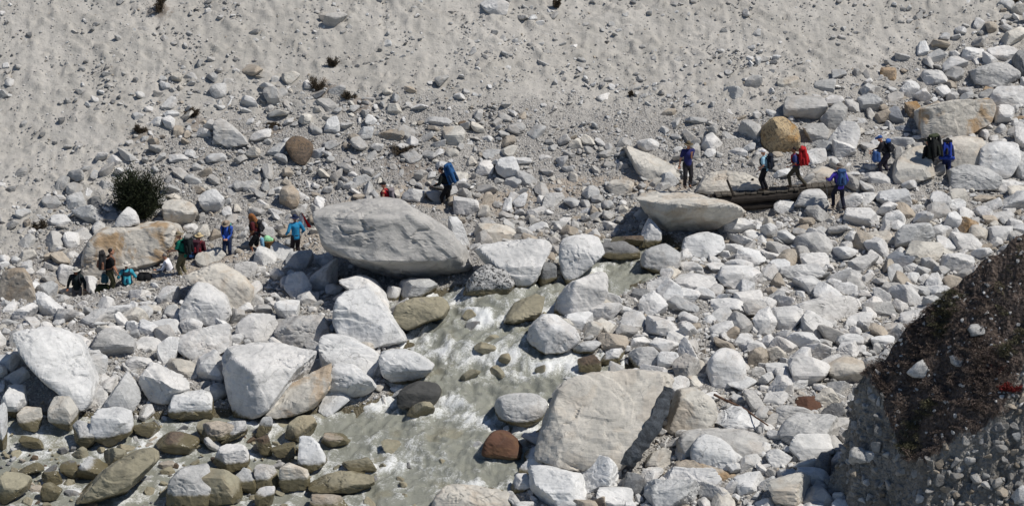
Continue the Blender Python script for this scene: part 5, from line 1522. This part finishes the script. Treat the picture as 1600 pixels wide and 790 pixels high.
def backpack(I, c, label, size=(.30, .20, .55), lid=None, trim=(40, 42, 48), roll=None, bulge=1.0, dz=0.0, group='packs on hikers backs', dy=0.0):
    """a rucksack on a hiker's back: sack, lid, shoulder straps, hip belt, side pockets"""
    k, S, up, M = I['k'], I['S'], I['up'], I['M']
    o0 = M @ S(up((0, -.16 - size[1] * .5 - dy, 1.0)))
    t = bpy.data.objects.new('backpack', None); COL.objects.link(t); t.empty_display_size = .2
    t.location = o0; t.rotation_euler = (0, 0, R_(I['facing']))
    tag(t, label, 'backpack', group)
    inv = (Matrix.Translation(o0) @ Matrix.Rotation(R_(I['facing']), 4, 'Z')).inverted() @ M
    q = lambda p: np.array(inv @ S(up(p)))
    w, d, h = size
    yc = -.15 - d * .5 - dy; zb = .98 + dz
    b_ = []
    for sx in (-1, 1):
        for sy in (-1, 1):
            capsule(b_, q((sx * (w * .5 - .075), yc + sy * (d * .5 - .07), zb + .07)), q((sx * (w * .44 - .07), yc + sy * (d * .45 - .07), zb + h - .08)), .075 * k, .07 * k)
    ellip(b_, q((0, yc, zb + h * .45)), np.array((w * .46, d * .5 * bulge, h * .44)) * k, np.array(I['Lr']))
    blob('sack', b_, cloth(c), t, .017, .5, 2, .018)
    l_ = []
    capsule(l_, q((-w * .32, yc + .01, zb + h)), q((w * .32, yc + .01, zb + h)), .075 * k, .075 * k); capsule(l_, q((-w * .3, yc - d * .25, zb + h - .02)), q((w * .3, yc - d * .25, zb + h - .02)), .06 * k, .06 * k)
    blob('lid', l_, cloth(lid or c), t, .017, .5, 2, .012)
    for sx in (-1, 1):
        p_ = []
        capsule(p_, q((sx * w * .53, yc, zb + .08)), q((sx * w * .52, yc, zb + h * .45)), .052 * k, .045 * k)
        blob('side_pocket', p_, cloth(trim), t, .016, .5, 1, .01)
        s_ = []
        pts = [(sx * .10, -.13, 1.40), (sx * .12, .02, 1.475), (sx * .125, .15, 1.36), (sx * .14, .15, 1.20), (sx * .165, .03, 1.06), (sx * .15, -.12, 1.03)]
        for i in range(5): capsule(s_, q(pts[i]), q(pts[i + 1]), .030 * k, .030 * k, n=8)
        blob('strap', s_, cloth(trim), t, .015, .6, 1)
    f_ = []; capsule(f_, q((0, yc - d * .5 - .005, zb + .12)), q((0, yc - d * .47, zb + h * .5)), .06 * k, .05 * k)
    blob('front_pocket', f_, cloth(trim), t, .016, .5, 1, .012)
    if roll is not None:
        r_ = []; capsule(r_, q((-w * .62, yc - .03, zb - .06)), q((w * .62, yc - .03, zb - .06)), .085 * k, .085 * k)
        blob('sleeping_mat', r_, cloth(roll), t, .017, .5, 1)
    return t

def pole(I, s, tip, label, group='trekking poles'):
    """trekking pole from the hand of hiker I to a point on the ground (world)"""
    h = I['M'] @ I['S'](I['wr'][s] + (I['wr'][s] - I['el'][s]).normalized() * .07)
    tip = Vector(tip); ax = (h - tip).normalized(); top = h + ax * .06
    t = empty('trekking_pole', tip); tag(t, label, 'trekking pole', group)
    L = lambda p: p - tip
    for nm, a, b, r0, r1, mt in (('lower_shaft', tip, tip.lerp(top, .5), .007, .008, M_METAL), ('upper_shaft', tip.lerp(top, .5), tip.lerp(top, .9), .010, .010, M_METAL), ('grip', tip.lerp(top, .88), top, .017, .021, cloth((30, 30, 32))), ('basket', tip.lerp(top, .06), tip.lerp(top, .07), .035, .035, cloth((30, 30, 32)))):
        bm = bmesh.new(); bar(bm, L(a), L(b), r0, r1, 8); mesh_of(bm, nm, mt, t, True)

HANG = ((-.10, .05, -.54), (.10, .05, -.54)); STRAP = ((-.0, .24, -.16), (-.0, .24, -.16)); HIPS = ((-.10, .16, -.44), (.10, .16, -.44)); POLES = ((-.10, .32, -.36), (.10, .32, -.36)); FRONT = ((.12, .24, -.40), (-.12, .24, -.40))
GP = 'hikers crossing the boulder field'
# left group
P1 = person('hiker facing us in dark clothing and pale cap, lowest at far left', 122, 486, 1.72, 180, Y=101.6, lean=4, arms=((-.16, .16, -.44), (.14, .14, -.44)), top=(28, 38, 40), pants=(96, 96, 98), hat='brim', hatc=(176, 172, 164), skin=M_SKIN2)
backpack(P1, (30, 44, 46), 'dark pack on the hiker facing us at far left')
P2 = person('man in black tee shirt seen from the side before the stained boulder', 173, 462, 1.83, 285, lean=5, arms=((-.04, .22, -.50), (.04, .20, -.52)), top=(26, 26, 28), sleeves='short', pants=(66, 66, 48), hair=M_HAIR, hat=None)
backpack(P2, (56, 54, 54), 'grey and brown rucksack on the man in the black tee shirt', (.34, .26, .62), trim=(128, 92, 74))
pole(P2, 1, wpt(161, 424, 101.9), 'trekking pole carried slantwise by the man in the black tee shirt')
P4 = person('seated hiker in turquoise with a white sun hat, seen from behind', 199, 453, 1.65, 10, lean=6, seat=.30, feet=((-.14, .62, .1), (.14, .62, .1)), arms=((-.12, .22, -.30), (.12, .22, -.30)), top=(58, 150, 170), pants=(40, 44, 52), hat='brim', hatc=(206, 200, 190))
backpack(P4, (72, 178, 196), 'turquoise pack with a dark top on the seated hiker in the white hat', (.30, .18, .42), lid=(26, 34, 44), trim=(28, 60, 84), dz=-.06)
P6 = person('person in a white top crouching beside the green shirted man', 268, 440, 1.62, 80, Y=102.6, lean=22, seat=.42, feet=((-.1, .40, .0), (.1, .34, .0)), arms=((-.05, .34, -.32), (.1, .36, -.28)), top=(226, 226, 232), pants=(30, 30, 38), hair=M_GREYHAIR)
P7 = person('man in a green tee shirt and olive trousers with a black pack', 287, 436, 1.84, 70, lean=6, nod=14, arms=((-.02, .34, -.34), (.02, .34, -.36)), feet=((-.1, .06, 0), (.1, -.06, 0)), top=(18, 104, 86), sleeves='short', pants=(104, 98, 76), hat='brim', hatc=(138, 126, 104))
backpack(P7, (26, 32, 34), 'large black pack on the man in the green tee shirt', (.36, .26, .62), lid=(130, 128, 124), trim=(20, 24, 26))
pole(P7, 0, wpt(277, 436, 101.5), 'trekking pole planted in front of the green shirted man')
P8b = person('hiker in blue half hidden behind the green shirted man', 300, 432, 1.62, 20, Y=103.2, lean=6, top=(64, 104, 160), pants=(34, 36, 46), hat='cap', hatc=(60, 70, 84))
P8 = person('hiker in maroon with a wide straw hat, seen from behind', 312, 432, 1.68, 340, Y=103.4, lean=5, arms=HANG, top=(86, 44, 52), pants=(92, 80, 62), hat='brim', hatc=(196, 178, 140))
backpack(P8, (70, 38, 48), 'dark maroon pack on the hiker with the straw hat', (.30, .2, .50), trim=(110, 30, 40))
P9 = person('person in a bright blue jacket and dark jeans with bowed head', 356, 407, 1.64, 175, lean=7, nod=28, arms=FRONT, top=(52, 86, 170), pants=(34, 46, 72), hat='brim', hatc=(150, 134, 118), hair=M_HAIR)
backpack(P9, (96, 150, 140), 'pale green pack behind the person in the bright blue jacket', (.30, .18, .45))
P10 = person('porter in maroon leaning forward under a long brown head cloth', 402, 400, 1.70, 85, lean=16, nod=8, arms=((-.02, .10, -.50), (.04, .08, -.52)), feet=((-.1, .16, 0), (.1, -.16, 0)), top=(84, 34, 38), sleeves='short', pants=(34, 34, 36), legs='short', skin=M_SKIN2, scarf=(128, 84, 50))
backpack(P10, (36, 36, 40), 'small black pack on the porter with the brown head cloth', (.28, .18, .40))
P11 = person('hiker in a turquoise jacket and navy cap standing left of the great grey boulder', 463, 406, 1.74, 25, lean=5, arms=((-.14, .12, -.40), (.14, .12, -.40)), top=(42, 128, 172), pants=(44, 38, 42), hat='brim', hatc=(34, 44, 72))
# upper trail
P12 = person('hiker in a red vest, only head and chest showing above the great grey boulder', 606, 352, 1.72, 75, Y=105.0, lean=12, top=(168, 36, 44), sleeves='none', pants=(60, 50, 50), hat='cap', hatc=(44, 42, 44))
backpack(P12, (118, 112, 116), 'grey pack on the hiker in the red vest', (.30, .2, .42))
P13 = person('hiker in dark clothes bent under a tall blue pack on the slope path', 700, 327, 1.76, 70, lean=24, nod=4, arms=((-.06, .28, -.38), (.06, .26, -.40)), feet=((-.1, .14, 0), (.1, -.14, 0)), top=(32, 36, 36), pants=(30, 28, 30), hair=M_HAIR)
backpack(P13, (38, 78, 122), 'tall blue pack on the hiker bent on the slope path', (.42, .34, .74), trim=(28, 46, 70))
# bridge
P14 = person('man in a navy shirt standing on the flat boulder, hand at his chin', 1074, 293, 1.80, 190, Y=104.6, lean=1, arms=((.10, .22, -.06), (.14, .04, -.54)), top=(40, 42, 92), sleeves='short', pants=(44, 42, 46), hat='brim', hatc=(98, 88, 70))
pole(P14, 1, wpt(1084, 295, 104.5), 'thin trekking pole held by the man in the navy shirt')
DECK = BY
P15 = person('hiker with a white cap and light blue sleeves on the bridge', 1194, 297, 1.62, 70, Y=DECK, lean=5, arms=((-.06, .12, -.48), (.05, .18, -.46)), feet=((-.09, .05, 0), (.09, -.05, 0)), top=(150, 188, 206), sleeves='short', pants=(26, 26, 32), hat='cap', hatc=(226, 222, 222))
backpack(P15, (26, 32, 44), 'navy black pack on the hiker with the white cap', (.34, .22, .58), dz=-.04)
P16 = person('hiker striding left on the bridge in a blue vest and dark trousers', 1243, 292, 1.66, 85, Y=DECK, lean=8, arms=((-.05, .20, -.40), (.05, .20, -.40)), feet=((-.1, .24, 0), (.1, -.36, 0)), top=(54, 62, 110), sleeves='short', pants=(64, 60, 50), skin=M_SKIN2)
backpack(P16, (172, 38, 42), 'bulging bright red pack on the hiker striding across the bridge', (.42, .36, .70), trim=(140, 28, 34), bulge=1.25, dz=-.02)
P17 = person('hiker in a purple jacket seen from behind, stepping off the bridge', 1311, 327, 1.80, 15, Y=hit(1311, 327)[1] - 0.55, lean=10, turn=20, arms=((-.20, .22, -.26), (.10, .10, -.46)), feet=((-.17, .18, .04), (.14, -.12, 0)), top=(78, 66, 168), pants=(30, 32, 46), hat='brim', hatc=(112, 104, 98))
backpack(P17, (52, 80, 122), 'slim blue pack on the hiker in the purple jacket', (.30, .2, .54), trim=(38, 56, 92))
pole(P17, 0, wpt(1293, 314, P17['M'].translation.y + .5), 'trekking pole in the left hand of the hiker in purple')
P18 = person('hiker in black leaning left under a blue hat beside the tan slab', 1384, 276, 1.74, 80, lean=24, nod=6, arms=((-.04, .34, -.34), (.04, .36, -.36)), feet=((-.1, .20, 0), (.1, -.14, 0)), top=(36, 36, 42), pants=(52, 50, 60), hat='cap', hatc=(52, 84, 140))
backpack(P18, (30, 32, 38), 'black pack on the leaning hiker in the blue hat', (.32, .2, .46), lid=(46, 84, 150))
pole(P18, 0, wpt(1363, 272, P18['M'].translation.y - .1), 'trekking pole in front of the leaning hiker in black')
P19 = person('hiker almost hidden by a huge black pack at right', 1452, 284, 1.70, 35, lean=14, arms=HANG, top=(26, 26, 30), pants=(26, 26, 30), hat='cap', hatc=(44, 54, 44))
backpack(P19, (26, 28, 28), 'huge black pack with olive lid, left of the blue pack', (.52, .42, .88), lid=(64, 70, 52), trim=(38, 42, 36), dz=.02)
P20 = person('hiker in dark clothes carrying a royal blue pack at right', 1478, 278, 1.58, 350, lean=12, arms=HANG, top=(34, 46, 96), pants=(34, 44, 88), hat='cap', hatc=(26, 26, 30))
backpack(P20, (40, 62, 150), 'royal blue pack right of the huge black pack', (.44, .32, .66), lid=(24, 26, 34), roll=(40, 62, 140))

# things beside the people
def bag(name, u0, v0, u1, v1, Y, c, label, cat, trim=(30, 30, 34), sy=.7):
    z0 = wpt((u0 + u1) / 2, v1, Y)
    dep = proj(*z0)[2]; w = (u1 - u0) / FPX * dep; h = (v1 - v0) / FPX * dep
    t = empty(name, z0); tag(t, label, cat)
    r = min(w, h) * .3
    b_ = []
    for sx in (-1, 1):
        for s2 in (-1, 1):
            capsule(b_, (sx * (w / 2 - r), s2 * w * sy * .25, r), (sx * (w / 2 - r * 1.15), s2 * w * sy * .22, h - r), r, r * .9)
    ellip(b_, (0, 0, h * .5), (w * .45, w * sy * .45, h * .45))
    blob('sack', b_, cloth(c), t, .018, .5, 2, .02)
    for sx in (-1, 1):
        s_ = []
        for a, b in (((sx * w * .2, -w * sy * .42, h * .2), (sx * w * .2, -w * sy * .5, h * .6)), ((sx * w * .2, -w * sy * .5, h * .6), (sx * w * .16, -w * sy * .2, h * 1.02))): capsule(s_, a, b, .022, .022, n=8)
        blob('strap', s_, cloth(trim), t, .014, .7, 1)
    c_ = []; capsule(c_, (-w * .25, -.0, h * .98), (w * .25, 0, h * .98), .03, .03, n=8); blob('lid', c_, cloth(trim), t, .014, .7, 1)
    return t
bag('day_bag', 158, 425, 170, 442, 101.6, (54, 92, 104), 'teal day bag standing behind the man in the black tee shirt', 'bag', (160, 152, 140))
bag('duffel_bag', 148, 443, 174, 466, 101.5, (70, 72, 46), 'olive green duffel bag at the feet of the man in the black tee shirt', 'bag', (46, 48, 34))
bag('backpack', 212, 424, 240, 452, 102.0, (22, 22, 24), 'black pack left on the ground in the hollow under the stained boulder', 'backpack')
bag('chest_bag', 1362, 234, 1376, 253, P18['M'].translation.y - .15, (60, 88, 138), 'blue and white bag hung in front of the leaning hiker in black', 'bag', (210, 212, 220))
# porter's basket with its load
bq = wpt(420, 396, 103.6)
t = empty('basket', bq); tag(t, 'wicker carrying basket standing behind the porter in maroon', 'basket')
bm = bmesh.new(); nn = 20; rows = []
for j in range(13):
    s = j / 12; rr = .13 + .10 * s
    rows.append([bm.verts.new((math.cos(6.2832 * i / nn) * (rr + .007 * (1 if (i + j) % 2 else -1)), math.sin(6.2832 * i / nn) * (rr + .007 * (1 if (i + j) % 2 else -1)), .52 * s)) for i in range(nn)])
for j in range(12):
    for i in range(nn): bm.faces.new((rows[j][i], rows[j][(i + 1) % nn], rows[j + 1][(i + 1) % nn], rows[j + 1][i]))
bm.faces.new(rows[0][::-1])
mesh_of(bm, 'wicker_wall', M_WICKER, t)
c_ = []
for i in range(14): capsule(c_, (math.cos(i * .4488) * .235, math.sin(i * .4488) * .235, .52), (math.cos((i + 1) * .4488) * .235, math.sin((i + 1) * .4488) * .235, .52), .02, .02, n=8)
blob('rim', c_, M_WICKER, t, .012, .5, 1)
c_ = []; ellip(c_, (-.04, 0, .56), (.17, .15, .16)); ellip(c_, (.09, .05, .52), (.1, .1, .1))
o = blob('green_bundle', c_, cloth((150, 206, 160)), t, .018, .5, 1, .03)
q_ = wpt(412, 398, 103.4); t = empty('cloth_roll', q_); tag(t, 'light blue rolled cloth between the porter and the basket', 'cloth roll')
c_ = []; capsule(c_, (0, 0, .09), (-.06, .03, .60), .085, .085); blob('roll', c_, cloth((120, 164, 190)), t, .016, .5, 1, .02)
c_ = []; capsule(c_, (-.03 - .1, 0.015, .33), (-.03 + .1, 0.015, .33), .012, .012); capsule(c_, (-.03 - .1, -.08, .33), (-.03 + .1, -.08, .33), .02, .02); blob('tie', c_, cloth((70, 74, 80)), t, .012, .6, 0)
# red and white cloth on a short stick behind the turquoise hiker
fp = wpt(468, 356, P11['M'].translation.y + .22); t = empty('flag', fp); tag(t, 'red and white cloth on a stick above the turquoise jacketed hiker', 'flag')
bm = bmesh.new(); bar(bm, (0, 0, -.25), (0.0, 0, .62), .009, .007, 7); mesh_of(bm, 'stick', M_BARK, t, True)
def flagstrip(name, x0, x1, mat):
    bm = bmesh.new(); N_ = 9; A_ = []
    for j in range(N_ + 1):
        s = j / N_; row = []
        for i in range(5):
            f = x0 + (x1 - x0) * i / 4
            zz = .60 - s * .58; wdt = .40 * (.12 + .88 * s)
            row.append(bm.verts.new((f * wdt + .06, .03 * math.sin(f * 9 + s * 4), zz)))
        A_.append(row)
    for j in range(N_):
        for i in range(4): bm.faces.new((A_[j][i], A_[j][i + 1], A_[j + 1][i + 1], A_[j + 1][i]))
    ret = bmesh.ops.solidify(bm, geom=bm.faces[:], thickness=.006)
    mesh_of(bm, name, mat, t, True)
flagstrip('white_field', -.35, .60, cloth((232, 226, 228))); flagstrip('red_border', .60, 1.0, cloth((196, 34, 46)))
